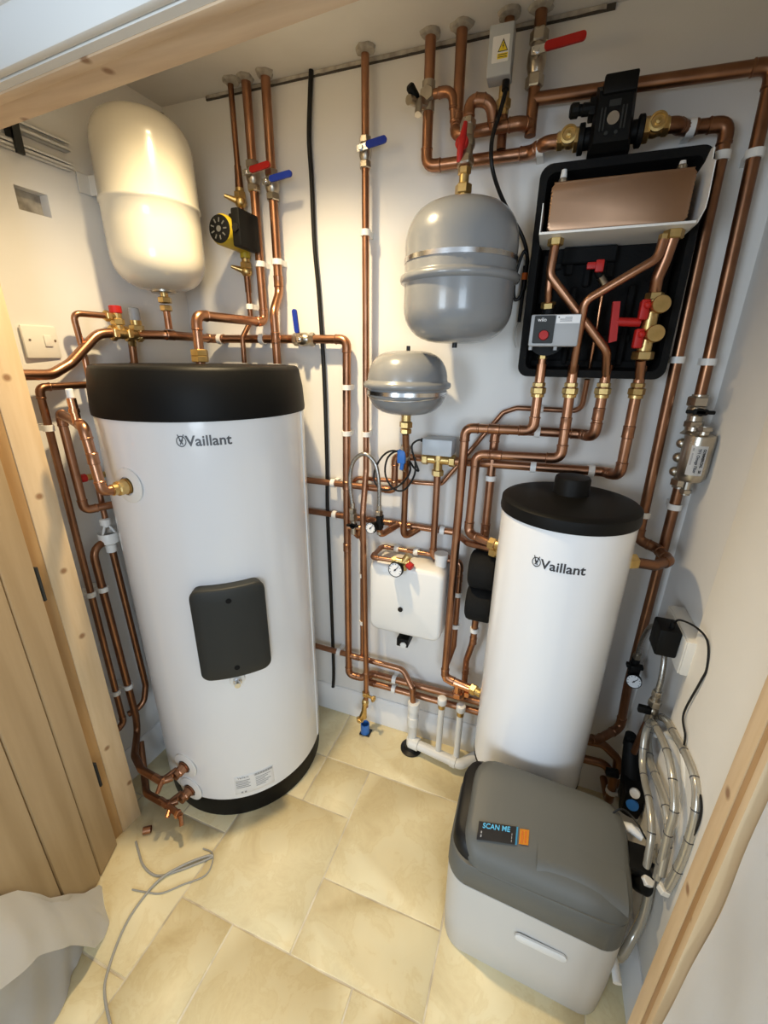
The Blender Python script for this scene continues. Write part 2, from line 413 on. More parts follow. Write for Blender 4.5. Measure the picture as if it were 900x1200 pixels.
# doorway wall, out of square with the back wall
ud = V((.9966, -.0826, 0)); nd_ = V((-.0826, -.9966, 0)); PL = V((-1.205, -.724, 0)); TD = Matrix((ud, nd_, Z)).transposed().to_4x4(); TD.translation = PL
WD = 1.532      # clear width of the opening
struct('wall_front', B().box(-.20, -.032, .0, .085, 0, CEIL, T=TD).box(WD+.032, WD+1.0, .0, .085, 0, CEIL, T=TD).box(-.05, WD+.05, .0, .085, 2.05, CEIL+.3, T=TD).box(-.032, WD+.032, .0705, .085, 2.018, 2.06, T=TD), 'primer')
lin = struct('trim_2', B().box(-.032, 0, -.002, .067, 0, 2.045, bev=.0015, T=TD), 'pine_v')
struct('door_stop', B().box(-.030, -.003, .0675, .100, 0, 2.02, T=TD), 'stop', lin)
lin = struct('trim_3', B().box(WD, WD+.032, -.002, .036, 0, 2.045, bev=.0015, T=TD), 'pine_v')
struct('door_stop', B().box(WD+.001, WD+.03, .0365, .056, 0, 2.02, bev=.001, T=TD), 'stop', lin)
struct('lining_edge', B().box(WD-.002, WD+.032, .0565, .072, 0, 2.02, bev=.001, T=TD), 'pine_v', lin)
lin = struct('trim_4', B().box(-.032, WD+.032, -.002, .050, 2.019, 2.049, bev=.0015, T=TD), 'pine_h')
struct('lining_edge', B().box(-.032, WD+.032, .0505, .070, 2.015, 2.046, bev=.0015, T=TD), 'pine_h', lin)
struct('architrave', B().box(-.09, WD+.09,   .0855, .100, 2.020, 2.105, bev=.003, T=TD).box(-.09, WD+.09, .0855, .106, 2.085, 2.112, bev=.003, T=TD), 'primer', lin)
# skirting boards
def skirt_profile(): return [(0, 0), (.018, 0), (.018, .105), (.014, .112), (.014, .122), (.009, .132), (.004, .138), (0, .138)]
b = B(); b.prism(skirt_profile(), lambda u, v, w_: (w_, -u-.0005, v), -1.33, .45); struct('baseboard_back', b, 'skirt')
b = B(); b.prism(skirt_profile(), lambda u, v, w_: (xl(w_)+u+.0005, w_, v), -.72, -.02); struct('baseboard_left', b, 'skirt')
b = B(); b.prism(skirt_profile(), lambda u, v, w_: (.4295-u, w_, v), -.70, -.353); struct('baseboard_right', b, 'skirt')
# raw plaster line and dark gap where the back wall meets the ceiling
b = B(); b.box(-1.155, .04, -.006, 0, 2.388, 2.399); gp = struct('trim_5', b, 'gap')
b = B(); x = -1.15; up = []
random.seed(3)
while x < .04:
    up.append((x, random.uniform(.004, .010))); x += random.uniform(.012, .03)
rings = [[(x, -.0005, 2.399), (x, -.007-h*.3, 2.399), (x, -.008, 2.399-h*.5), (x, -.007, 2.394-h*.35), (x, -.0005, 2.393-h*.3)] for x, h in up]
b.loft(rings); struct('plaster_edge', b, 'plaster', gp)
for cx in (-1.018, -.969, -.900, -.578, -.394, -.313, -.197, -.124):
    b = B(); n = 14; rr = [.028+random.uniform(-.005, .005) for _ in range(n)]
    ring = lambda k, z: [(cx+rr[i]*k*math.cos(2*PI*i/n), -.050+rr[i]*k*.9*math.sin(2*PI*i/n), z) for i in range(n)]
    b.loft([ring(1, 2.3995), ring(.9, 2.392), ring(.62, 2.389)]); struct('plaster_ring', b, 'plaster', gp)

# ================================================================== DOORS
HP = V((-1.205, -.800, 0)); dd = V((.39, -.92, 0)).normalized(); dn = V((.92, .39, 0)).normalized()
TL = Matrix((dd, dn, Z)).transposed().to_4x4(); TL.translation = HP + V((0, 0, 0))
b = B(); b.box(.030, .79, -.040, -.012, .004, 2.0, T=TL); d1 = struct('door_1', b, 'oak')
s = .030
for wd in (.100, .133, .133, .133, .133, .098):
    struct('plank', B().box(s, s+wd-.003, -.012, .0, .004, 2.0, bev=.003, seg=1, T=TL), 'oak', d1); s += wd
for z in (.33, 1.03, 1.75):
    struct('hinge', B().box(.022, .029, -.03, .002, z-.05, z+.05, T=TL), 'dark_grey', d1)
HR = TD @ V((WD+.012, .078, 0)); rd = V((.30, -.954, 0)).normalized(); rn = V((-.954, -.30, 0)).normalized()
TR = Matrix((rd, rn, Z)).transposed().to_4x4(); TR.translation = HR
b = B(); b.box(.0, .76, -.052, -.012, .004, 2.0, T=TR); d2 = struct('door_2', b, 'oak')
s = 0
for wd in (.126, .126, .127, .127, .127, .127):
    struct('plank', B().box(s, s+wd-.003, -.012, 0, .004, 2.0, bev=.003, seg=1, T=TR), 'oak', d2); s += wd
# ================================================================== HOT WATER CYLINDER
CX, CY, CR = -1.017, -.330, .308
def onc(a, z, r=CR): a = math.radians(a); return V((CX+r*math.cos(a), CY+r*math.sin(a), z))
cyl = thing('hot_water_cylinder', (CX, CY, 0), 'tall white hot water cylinder with black lid and dark cover panel', 'cylinder')
b = B(); b.lathe((CX, CY, 0), Z, [(CR-.02, .086), (CR, .090), (CR, 1.452), (CR-.02, 1.456)], 96); obj('jacket', b, 'white_gloss', cyl)
b = B(); b.lathe((CX, CY, 0), Z, [(CR-.006, 0), (CR-.004, .005), (CR-.004, .087), (CR-.03, .0875)], 72); obj('foot_ring', b, 'black_satin', cyl)
b = B(); b.lathe((CX, CY, 0), Z, [(CR-.02, 1.447), (CR+.004, 1.449), (CR+.005, 1.46), (CR+.001, 1.52), (CR-.008, 1.572), (CR-.013, 1.580), (CR-.02, 1.583), (.05, 1.584)], 96); obj('lid', b, 'black_satin', cyl)
b = B(); b.prism([(16.0, 0), (19.4, 0), (19.4, .004), (16.0, .004)], lambda u, v, w_: onc(u, w_, CR-.001+v), .092, 1.447); obj('jacket_seam', b, 'white_gloss', cyl)
# curved cover panel
def curved(poly, a0, z0, r0, r1, b=None, rfun=None, sub=.012):
    """rounded outline (arc metres, z) wrapped on the cylinder"""
    b = b or B()
    pts = []
    for k in range(len(poly)):
        p, q = V(poly[k]), V(poly[(k+1) % len(poly)]); m_ = max(1, int((q-p).length/sub))
        pts += [p.lerp(q, t/m_) for t in range(m_)]
    def mp(p, r): a = a0+p[0]/CR; return (CX+r*math.cos(a), CY+r*math.sin(a), z0+p[1])
    c = V((0, 0))
    rings = [[mp(p, r0) for p in pts], [mp(p, r1-.008) for p in pts], [mp(p*.985, r1-.002) for p in pts], [mp(p*.95, r1) for p in pts]]
    b.loft(rings, cap1=False)
    # top face as strips so that it keeps the curve
    rng = [[mp(p*f, r1) for p in pts] for f in (.95, .7, .4, .15, .02)]
    b.loft(rng, cap0=False)
    bmesh.ops.remove_doubles(b.bm, verts=b.bm.verts[:], dist=1e-5)
    return b
PA = math.radians(-48.6)
cover = obj('cover_panel', curved(rrect(-.098, .098, -.160, .160, .026, 6), PA, .815, CR-.004, CR+.036), 'dark_grey', cyl, ang=50)
cover.data.materials[0] = M['dark_grey']
for zz in (.934, .694):
    p = onc(-48.6, zz, CR+.030); dr = (p-V((CX, CY, zz))).normalized()
    obj('screw_recess', B().lathe(p, dr, [(.0085, 0), (.0085, .0068), (.0001, .0069)], 16, cap=False), 'black_matt', cover)
def rosette(par, a, z):
    p = onc(a, z, CR-.001); dr = (p-V((CX, CY, z))).normalized()
    obj('rosette', B().lathe(p, dr, [(.050, 0), (.049, .0035), (.044, .006), (.026, .008), (.026, .006)], 36, cap=False), 'white_plastic', par); return p, dr
for a, z in ((-93.4, 1.272), (-93.0, .228), (-92.2, .114)):
    p, dr = rosette(cyl, a, z)
    b = B(); b.cyl(p, p+dr*.012, .022, n=20); nut(b, p+dr*.024, dr, .0205 if z > 1 else .0185, .026, 10); b.cyl(p+dr*.034, p+dr*.05, .0155, n=18); obj('port_nut', b, 'brass' if z > 1 else 'copper', cyl, ang=25)
p, dr = onc(-49.5, .622), (onc(-49.5, .622)-V((CX, CY, .622))).normalized()
b = B(); b.cyl(p-dr*.003, p+dr*.006, .024, n=28, ch=.001); nip = obj('drain_nipple', b, 'white_plastic', cyl)
b = B(); nut(b, p+dr*.011, dr, .014, .012); b.cyl(p+dr*.014, p+dr*.034, .0095, n=14); obj('nipple_tip', b, 'steel', nip)
# name and emblem
def emblem(cmap, rr, m, par):
    b = B(); N = 28
    oo = [(rr*.92*math.cos(2*PI*k/N), rr*1.08*math.sin(2*PI*k/N)) for k in range(N)]
    ro = [V(cmap(x, y, .0012)) for x, y in oo]; ri = [V(cmap(x*.82, y*.82, .0012)) for x, y in oo]
    A_, B_ = b.ring(ro), b.ring(ri); b.bridge(A_, B_)
    f = lambda u, v, w_: cmap(u, v, w_)
    for sx in (-1, 1):
        b.prism([(sx*rr*.10, rr*.30), (sx*rr*.34, rr*.42), (sx*rr*.62, rr*1.28), (sx*rr*.50, rr*1.36), (sx*rr*.30, rr*.95)], f, .0006, .0014)
    b.prism([(-rr*.34, rr*.42), (0, rr*.30), (rr*.34, rr*.42), (rr*.34, rr*.10), (rr*.16, -rr*.12), (rr*.34, -rr*.62), (rr*.14, -rr*.62), (0, -rr*.28), (-rr*.14, -rr*.62), (-rr*.34, -rr*.62), (-rr*.16, -rr*.12), (-rr*.34, rr*.10)], f, .0006, .0014)
    return obj('emblem', b, m, par)
def cmap(cx, cy, r, a0, z0): return lambda u, v, w_: (cx+(r+w_)*math.cos(a0+u/r), cy+(r+w_)*math.sin(a0+u/r), z0+v)
text('Vaillant', .0385, cmap(CX, CY, CR, math.radians(-48.2), 1.399), 'name_lettering', 'ink_grey', cyl, bold=.018, label='maker name in grey lettering')
emblem(cmap(CX, CY, CR, math.radians(-60.7), 1.400), .0135, 'ink_grey', cyl)
# data label
lp = curved([(-.072, -.045), (.072, -.045), (.072, .045), (-.072, .045)], math.radians(-47), .152, CR-.002, CR+.0012)
lab = obj('data_label', lp, 'label', cyl, ang=60)
f = cmap(CX, CY, CR+.0012, math.radians(-47), .152)
text('Vaillant', .013, lambda u, v, w_: f(u-.038, v+.036, w_), 'label_lettering', 'label_grey', lab)
b = B()
def strip(u0, u1, v0, v1):
    m_ = max(1, int((u1-u0)/.010))
    for q in range(m_): b.prism([(u0+(u1-u0)*q/m_, v0), (u0+(u1-u0)*(q+1)/m_, v0), (u0+(u1-u0)*(q+1)/m_, v1), (u0+(u1-u0)*q/m_, v1)], f, .0004, .0010)
for k in range(22): strip(.001+k*.003, .001+k*.003+(.0024 if k % 3 else .0016), .030, .0395)
for k in range(5): strip(-.064, -.015-.006*(k % 2), .020-k*.008, .0225-k*.008)
for k in range(6): strip(.004, .058-.01*(k % 3), .018-k*.008, .020-k*.008)
for x in (-.05, -.038): strip(x, x+.007, -.038, -.031)
obj('label_print', b, 'label_grey', lab, kind='stuff')

# ================================================================== BUFFER TANK
BX, BY, BR = .104, -.227, .176
buf = thing('buffer_tank', (BX, BY, .29), 'smaller white cylinder with flat black lid behind the water softener', 'tank')
b = B(); b.lathe((BX, BY, 0), Z, [(BR-.012, .302), (BR, .306), (BR, 1.219), (BR-.01, 1.222)], 72); obj('jacket', b, 'white_gloss', buf)
b = B(); b.lathe((BX, BY, 0), Z, [(BR-.004, .290), (BR+.001, .292), (BR+.001, .303), (BR-.02, .305)], 64); obj('base_ring', b, 'black_satin', buf)
b = B(); b.lathe((BX, BY, 0), Z, [(BR-.01, 1.216), (BR+.004, 1.217), (BR+.005, 1.222), (BR+.003, 1.248), (BR-.003, 1.253), (BR-.02, 1.256), (.05, 1.257)], 72); lid = obj('lid', b, 'black_satin', buf)
b = B(); b.lathe((.108, -.178, 0), Z, [(.050, 1.254), (.048, 1.262), (.0475, 1.298), (.045, 1.304), (.03, 1.306), (.005, 1.306)], 40); obj('lid_cap', b, 'black_satin', lid)
text('Vaillant', .036, cmap(BX, BY, BR, math.radians(-91.0), 1.122), 'name_lettering', 'ink', buf, bold=.016, label='maker name in dark lettering')
emblem(cmap(BX, BY, BR, math.radians(-112.0), 1.124), .0125, 'ink', buf)
b = B(); b.box(BX-.05, BX+.05, -.056, -.001, .50, .56); obj('wall_bracket', b, 'dark_grey', buf)
obj('wall_bracket', B().box(BX-.05, BX+.05, -.056, -.001, .95, 1.0), 'dark_grey', buf)
for a in (20, 160, 270):
    b = B(); q = V((BX+.12*math.cos(math.radians(a)), BY+.12*math.sin(math.radians(a)), 0)); b.cyl(q, q+Z*.291, .014, n=12); b.cyl(q, q+Z*.006, .028, n=16)
    obj('stand_leg', b, 'dark_grey', buf)

# ================================================================== EXPANSION VESSELS
VX, VY, VR = -1.195, -.258, .135
ves = thing('white_expansion_vessel', (VX, VY, 1.79), 'cream white expansion vessel hung high above the tall cylinder', 'vessel', 'expansion vessels')
prof = [(.02, 1.803)]
for k in range(1, 9):
    a = k/8*PI/2; prof.append((VR*math.sin(a)**.62, 1.803+.095*(1-math.cos(a))))
prof += [(VR+.001, 1.97), (VR+.001, 2.022), (VR+.0045, 2.025), (VR+.0045, 2.033), (VR+.001, 2.036), (VR, 2.165)]
for k in range(1, 9):
    a = k/8*PI/2; prof.append((max(VR*math.cos(a)**.58, .002), 2.165+.093*math.sin(a)))
obj('shell', B().lathe((VX, VY, 0), Z, prof, 64), 'cream_gloss', ves, ang=60)
b = B(); b.cyl((VX, VY, 1.797), (VX, VY, 1.806), .037, n=32, ch=.002); obj('bottom_flange', b, 'nickel', ves)
b = B(); b.cyl((VX, VY, 1.768), (VX, VY, 1.797), .012, n=16); nut(b, (VX, VY, 1.777), Z, .021, .018); nut(b, (VX, VY, 1.753), Z, .0185, .018); obj('tail_nut', b, 'brass', ves, ang=25)
obj('tail_pipe', B().cyl((VX, VY, 1.69), (VX, VY, 1.755), .011), 'copper', ves)
b = B(); b.cyl((VX+.055, VY+.03, 2.236), (VX+.055, VY+.03, 2.262), .010, n=14); obj('valve_cap', b, 'black_rubber', ves)
b = B(); xw = xl(VY)
T = Matrix.Identity(4)
b.box(xw+.001, VX-.09, -.325, -.318, 2.055, 2.105); b.box(xw+.001, VX-.10, -.20, -.193, 2.055, 2.105); b.box(xw+.001, xw+.004, -.36, -.17, 2.055, 2.105)
br = obj('wall_bracket', b, 'primer', ves)
b = B(); b.cyl((-1.30, -.3255, 2.08), (-1.30, -.331, 2.08), .009, n=14); obj('bracket_bolt', b, 'dark_grey', br)

def grey_vessel(name, label, cx, cy, r, z0, z1, zs, straight, strapz, valve):
    t = thing(name, (cx, cy, z0), label, 'vessel', 'expansion vessels')
    H = (z1-z0)
    prof = []
    dome_b = (zs-straight*.9)-z0; dome_t = z1-(zs+straight)
    for k in range(0, 10):
        a = k/9*PI/2; prof.append((max(r*math.sin(a)**.6, .012), z0+dome_b*(1-math.cos(a))))
    prof += [(r, zs-.012), (r+.010, zs-.008), (r+.012, zs-.002), (r+.011, zs+.006), (r+.002, zs+.010), (r, zs+.014)]
    for k in range(0, 10):
        a = k/9*PI/2; prof.append((max(r*math.cos(a)**.55, .012), zs+straight+dome_t*math.sin(a)))
    obj('shell', B().lathe((cx, cy, 0), Z, prof, 64), 'grey_gloss', t, ang=60)
    b = B(); b.lathe((cx, cy, 0), Z, [(r+.0005, strapz-.006), (r+.0022, strapz-.0055), (r+.0022, strapz+.0055), (r+.0005, strapz+.006)], 64, cap=False)
    b.box(cx-r*.30, cx+r*.30, cy+r*.9, -.001, strapz-.02, strapz+.02)
    st = obj('strap', b, 'steel', t)
    return t
gv = grey_vessel('grey_expansion_vessel', 'large grey expansion vessel strapped to the wall, upper of the two grey vessels', -.254, -.175, .146, 1.651, 1.985, 1.808, .075, 1.850, None)
b = B(); b.cyl((-.258, -.175, 1.98), (-.258, -.175, 2.005), .012, n=16); nut(b, (-.258, -.175, 2.012), Z, .021, .022); b.cyl((-.258, -.175, 2.02), (-.258, -.175, 2.045), .0125, n=16); nut(b, (-.258, -.175, 2.05), Z, .0165, .016); obj('top_fitting', b, 'brass', gv, ang=25)
b = B(); b.cyl((-.254, -.175, 1.640), (-.254, -.175, 1.654), .007, n=12); obj('valve_cap', b, 'black_rubber', gv)
sv = grey_vessel('grey_expansion_vessel', 'small squat grey expansion vessel below the large one', -.397, -.151, .121, 1.445, 1.632, 1.535, .012, 1.512, None)
b = B(); b.cyl((-.397, -.151, 1.628), (-.397, -.151, 1.645), .006, n=12); obj('valve_cap', b, 'black_rubber', sv)
b = B(); b.tube([onp for onp in [(-.397+.1225*math.cos(a), -.151+.1225*math.sin(a), 1.512-.018*math.sin((a+PI)/1.0*1.0)) for a in [PI+k*PI/24 for k in range(25)]]], .002, 6); obj('tie_wire', b, 'steel', sv)
b = B(); b.cyl((-.397, -.151, 1.425), (-.397, -.151, 1.449), .015, n=16); nut(b, (-.397, -.151, 1.413), Z, .021, .02); nut(b, (-.397, -.151, 1.393), Z, .0185, .016); obj('tail_nut', b, 'brass', sv, ang=25)

# ================================================================== COPPER PIPEWORK
R15, R22, R28 = .0078, .0112, .0142
def brassbits(par, pts, r, name='brass_fitting', m='brass', L=.022):
    b = B()
    for p, d in pts: nut(b, p, d, r, L)
    return obj(name, b, m, par, ang=25)
# --- back wall, left group of risers
p = pipe('copper_pipe', 'leftmost of three risers at the ceiling, carrying the yellow and black pump', [(-1.022, -.050, 2.392), (-1.022, -.050, 1.73), (-1.042, -.080, 1.672), (-1.044, -.080, 1.586)], R15+.001, elbows=False, m='copper_dark',
         clips=[((-1.022, -.050, 1.775), Z, Y, .05)])
for z0, z1, r0, r1 in ((2.185, 2.125, .0105, .013), (1.90, 1.82, .0115, .0105)): obj('reducer', B().cyl((-1.022, -.05, z0), (-1.022, -.05, z1), r0, r1), 'copper_dark', p)
for z in (2.105, 1.903):
    b = B(); nut(b, (-1.022, -.05, z), Z, .020, .02); b.cyl((-1.022, -.05, z-.02), (-1.022, -.05, z+.02), .014, n=14)
    z -= .018; b.cyl((-1.022, -.05, z), (-1.058, -.085, z+.012), .012, .005, n=12); b.sphere((-1.022, -.05, z), .019)
    obj('isolation_valve', b, 'brass', p, ang=30)
pm = thing('circulator_pump', (-1.022, -.06, 1.93), 'small yellow circulator pump with black terminal box on the leftmost riser', 'pump')
b = B(); b.lathe((-1.026, -.030, 1.985), FR, [(.03, 0), (.043, .006), (.047, .02), (.045, .045), (.044, .125), (.040, .133), (.02, .1335)], 36); b.cyl((-1.022, -.05, 1.925), (-1.022, -.05, 2.062), .017, n=16); obj('motor_body', b, 'yellow', pm)
b = B(); b.lathe((-1.026, -.1625, 1.985), FR, [(.039, 0), (.039, .003), (.034, .005), (.008, .005), (.008, .003)], 32); face = obj('face_plate', b, 'black_satin', pm)
b = B(); b.cyl((-1.026, -.166, 1.985), (-1.026, -.169, 1.985), .0085, n=16)
for k in range(9):
    a = k*2*PI/9; b.box(-.006, .006, -.002, .002, 0, .0012, T=Matrix.Translation((-1.026+.024*math.cos(a), -.1685, 1.985+.024*math.sin(a))) @ Matrix.Rotation(-a, 4, 'Y') @ Matrix.Rotation(PI/2, 4, 'X'))
obj('face_marks', b, 'label_dim', face)
b = B(); b.box(-.984, -.952, -.160, -.058, 1.935, 2.040, bev=.006); b.box(-1.004, -.982, -.145, -.07, 1.955, 2.03, bev=.004); tb = obj('terminal_box', b, 'black_satin', pm)
b = B(); b.cyl((-.966, -.160, 1.985), (-.966, -.167, 1.985), .011, n=16); obj('cable_gland', b, 'black_rubber', tb)

p = pipe('copper_pipe', 'middle of three risers at the ceiling, red lever, dropping to the tall cylinder top', [(-1.017, -.330, 1.586), (-1.012, -.330, 1.724), (-.969, -.045, 1.724), (-.969, -.045, 2.392)], R28,
         clips=[((-.969, -.045, 1.905), Z, Y, .045)])
ball_valve(p, (-.969, -.045, 2.152), Z, FR, (1, 0, .12), 'red', .0142, lev=.075)
brassbits(p, [((-1.016, -.330, 1.600), Z), ((-1.016, -.330, 1.618), Z)], .026, L=.02)
p = pipe('copper_pipe', 'right of three risers at the ceiling with blue lever and a lower offset bend', [(-.900, -.045, 2.392), (-.900, -.045, 1.815), (-.892, -.098, 1.752), (-.890, -.100, 1.586)], R28, R=.05, elbows=False,
         clips=[((-.900, -.045, 1.908), Z, Y, .045)], couplings=[((-.900, -.045, 1.85), Z), ((-.890, -.100, 1.67), Z)])
ball_valve(p, (-.900, -.045, 2.122), Z, FR, (1, 0, .10), 'blue', .0142, lev=.08)
# --- cold main along the back wall at cylinder-top height and its drop
p = pipe('copper_pipe', 'long horizontal run behind the tall cylinder lid with blue lever, dropping near the skirting',
         [(-1.200, -.262, 1.672), (-1.200, -.037, 1.670), (-.651, -.037, 1.668), (-.654, -.050, 1.22), (-.660, -.050, .270), (-.60, -.048, .270), (-.55, -.036, .298), (.23, -.033, .298)], R28,
         clips=[((-1.175, -.037, 1.669), X, Y, .037), ((-.988, -.037, 1.669), X, Y, .037), ((-.652, -.042, 1.512), Z, Y, .042), ((-.653, -.045, 1.352), Z, Y, .045), ((-.449, -.036, .298), X, Y, .036)],
         couplings=[((-.654, -.05, 1.157), Z), ((-.657, -.05, .90), Z)])
ball_valve(p, (-.815, -.037, 1.668), X, FR, (-.10, 0, 1), 'blue', .0142, lev=.075)
pipe('copper_pipe', 'lower of two fat horizontal pipes just above the back skirting', [(-.578, 0, .250), (-.578, -.040, .250), (.23, -.036, .250)], R28, clips=[((-.449, -.039, .250), X, Y, .039)])
# --- second riser with the blue lever, down to the drain cock
p = pipe('copper_pipe', 'single tall riser with blue lever beside the grey vessels, ending in a drain cock',
         [(-.579, -.045, 2.392), (-.577, -.045, 1.22), (-.571, -.092, 1.07), (-.558, -.092, .33), (-.560, -.092, .16)], R22, R=.06, elbows=False,
         clips=[((-.578, -.045, 1.970), Z, Y, .045), ((-.577, -.045, 1.354), Z, Y, .045)], couplings=[((-.559, -.092, .335), Z)])
ball_valve(p, (-.579, -.045, 2.170), Z, FR, (1, 0, .12), 'blue', .0112, lev=.062, L=.07)
b = B(); nut(b, (-.560, -.092, .232), Z, .017, .02); b.sphere((-.562, -.094, .185), .016, sz=1.4); b.cyl((-.560, -.092, .225), (-.512, -.105, .226), .006, n=12); nut(b, (-.520, -.103, .226), (1, -.2, 0), .014, .012)
b.tube([(-.562, -.094, .19), (-.566, -.10, .14), (-.584, -.115, .085)], [.012, .011, .009], 12); nut(b, (-.580, -.112, .098), (-.3, -.2, -1), .017, .012); b.cyl((-.566, -.098, .15), (-.566, -.098, .10), .012, n=12)
obj('drain_cock', b, 'brass', p, ang=30)
t = B(); t.lathe((-.567, -.085, 0.0), Z, [(.020, 0.0), (.020, .052), (.016, .053), (.016, .02), (.0001, .02)], 20, cap=False); t.mi = 1; t.box(-.588, -.540, -.105, -.062, .0005, .003)
obj('pipe_sleeve', t, ['blue_light', 'dark_grey'], label='small blue plastic sleeve standing on the floor under the drain cock', cat='sleeve')
pipe('copper_pipe', 'thin vertical pipe hidden half behind the single riser, left of the milky container', [(-.606, -.070, 1.000), (-.596, -.036, .93), (-.600, -.033, .385)], R15+.002, elbows=False, clips=[((-.5985, -.033, .778), Z, Y, .033), ((-.599, -.033, .551), Z, Y, .033)])
# --- horizontals between the two cylinders
p = pipe('copper_pipe', 'upper horizontal pipe from tall cylinder side rising into the motorised valve', [(-.915, -.045, 1.157), (-.466, -.045, 1.157), (-.466, -.045, 1.286), (-.352, -.045, 1.286)], R22+.001, clips=[((-.713, -.045, 1.157), X, Y, .045)])
p = pipe('copper_pipe', 'middle horizontal pipe from tall cylinder side to the buffer tank', [(-.95, -.020, 1.018), (-.236, -.020, 1.018), (-.178, -.096, 1.018), (-.078, -.150, 1.030)], R22+.001, elbows=False, clips=[((-.723, -.020, 1.018), X, Y, .02), ((-.285, -.020, 1.018), X, Y, .02)], couplings=[((-.48, -.02, 1.018), X)])
pipe('copper_pipe', 'thin tube running level then climbing diagonally to the heat exchanger station', [(-.648, -.018, 1.145), (-.630, -.018, 1.180), (-.300, -.018, 1.192), (-.115, -.018, 1.452), (-.075, -.018, 1.468), (.112, -.018, 1.468), (.112, -.040, 1.560)], R15, R=.03, elbows=False, clips=[((-.004, -.018, 1.468), X, Y, .018)])
# small vessel drop
p = pipe('copper_pipe', 'vertical tail under the small grey vessel with a blue tap, foot elbowed into the wall', [(-.397, -.151, 1.384), (-.398, -.140, 1.33), (-.418, -.066, 1.22), (-.420, -.064, .985), (-.383, -.022, 1.010)], R22, R=.03, elbows=False, m='copper_dark')
b = B(); nut(b, (-.400, -.135, 1.335), (.1, -.2, 1), .017, .02); b.sphere((-.404, -.12, 1.305), .016); b.cyl((-.41, -.10, 1.28), (-.415, -.085, 1.25), .013, n=12); obj('service_valve', b, 'nickel', p, ang=30)
b = B(); b.box(-.425, -.398, -.150, -.132, 1.285, 1.330, bev=.004); b.cyl((-.41, -.135, 1.29), (-.415, -.13, 1.262), .007, n=10); obj('tap_handle', b, 'blue_light', p)
b = B(); b.tube(fillet([(-.420, -.064, 1.03), (-.420, -.064, .985), (-.375, -.022, 1.012)], .02)[0], R22*1.12, 14); obj('elbow', b, 'copper_dark', p)
# motorised valve
mv = thing('motorised_valve', (-.31, -.045, 1.24), 'motorised valve, grey actuator box on a brass tee', 'valve')
b = B(); b.cyl((-.352, -.045, 1.286), (-.265, -.045, 1.286), .0155, n=16); b.cyl((-.310, -.045, 1.286), (-.310, -.045, 1.245), .0155, n=16); b.cyl((-.310, -.045, 1.286), (-.310, -.045, 1.31), .019, n=20)
for q, d in (((-.356, -.045, 1.286), X), ((-.262, -.045, 1.286), X), ((-.310, -.045, 1.240), Z)): nut(b, q, d, .021, .022)
obj('valve_body', b, 'brass', mv, ang=25)
b = B(); b.box(-.358, -.258, -.090, -.015, 1.308, 1.362, bev=.003); obj('actuator', b, 'tin_grey', mv)
b = B(); b.tube(spline([(-.36, -.052, 1.350), (-.378, -.075, 1.352), (-.393, -.090, 1.333), (-.380, -.090, 1.285), (-.366, -.090, 1.252), (-.383, -.090, 1.261), (-.405, -.092, 1.289), (-.448, -.103, 1.316), (-.488, -.104, 1.298), (-.519, -.106, 1.244), (-.519, -.104, 1.197), (-.486, -.103, 1.173), (-.436, -.100, 1.191), (-.400, -.098, 1.232), (-.395, -.099, 1.271), (-.427, -.108, 1.318), (-.469, -.112, 1.294), (-.478, -.112, 1.233), (-.448, -.110, 1.184), (-.408, -.106, 1.185), (-.376, -.102, 1.241), (-.379, -.098, 1.300)], 6), .0034, 8)
b.cyl((-.358, -.052, 1.350), (-.372, -.056, 1.351), .0065, n=10)
obj('valve_cable', b, 'black_rubber', mv)
pipe('copper_pipe', 'pipe dropping from the motorised valve, cranking right beside the milky container', [(-.310, -.045, 1.232), (-.309, -.045, .918), (-.206, -.045, .915), (-.206, -.045, .55), (-.232, -.045, .43)], R22+.001, clips=[((-.206, -.045, .783), Z, Y, .045), ((-.206, -.045, .643), Z, Y, .045)], couplings=[((-.206, -.045, .85), Z)])
# --- runs from the station unions
def station_pipe(label, path, r=R28, union_at=None, **k):
    p = pipe('copper_pipe', label, path, r, group=None, **k)
    union(p, union_at, Z, r*.86); return p
station_pipe('first union pipe from the left under the station, stepping down to the gold tee', [(-.017, -.100, 1.60), (-.016, -.100, 1.412), (-.217, -.100, 1.408), (-.222, -.100, .436), (-.100, -.120, .428)], union_at=(-.017, -.1, 1.528), couplings=[((-.130, -.100, 1.41), X)])
station_pipe('second union pipe from the left under the station, stepping down to the buffer tank', [(.067, -.100, 1.60), (.072, -.100, 1.336), (-.176, -.100, 1.328), (-.180, -.100, 1.055), (-.080, -.170, 1.055)], union_at=(.068, -.1, 1.530), couplings=[((.070, -.1, 1.44), Z), ((-.115, -.1, 1.33), X)])
station_pipe('third union pipe from the left under the station, turning along the wall', [(.153, -.090, 1.60), (.152, -.090, 1.404), (.120, -.045, 1.404), (-.130, -.045, 1.402), (-.130, -.045, 1.05), (-.128, -.10, 1.00)], union_at=(.152, -.09, 1.532), clips=[((-.004, -.045, 1.403), X, Y, .045), ((-.130, -.045, 1.241), Z, Y, .045)], couplings=[((.152, -.09, 1.47), Z)])
station_pipe('fourth union pipe from the left under the station, running to the motorised valve', [(.235, -.090, 1.60), (.237, -.090, 1.296), (.200, -.045, 1.296), (-.253, -.045, 1.286)], union_at=(.235, -.09, 1.534), clips=[((-.002, -.045, 1.291), X, Y, .045), ((.166, -.045, 1.295), X, Y, .045)], couplings=[((.236, -.09, 1.425), Z)])
for q in ((-.105, -.118, .428), (-.092, -.160, 1.055), (-.086, -.146, 1.024)):
    b = B(); nut(b, q, (1, -.4, 0), .021, .024); b.cyl(V(q), V(q)+V((.03, -.012, 0)), .016, n=14); obj('tank_union', b, 'brass', buf, ang=25)
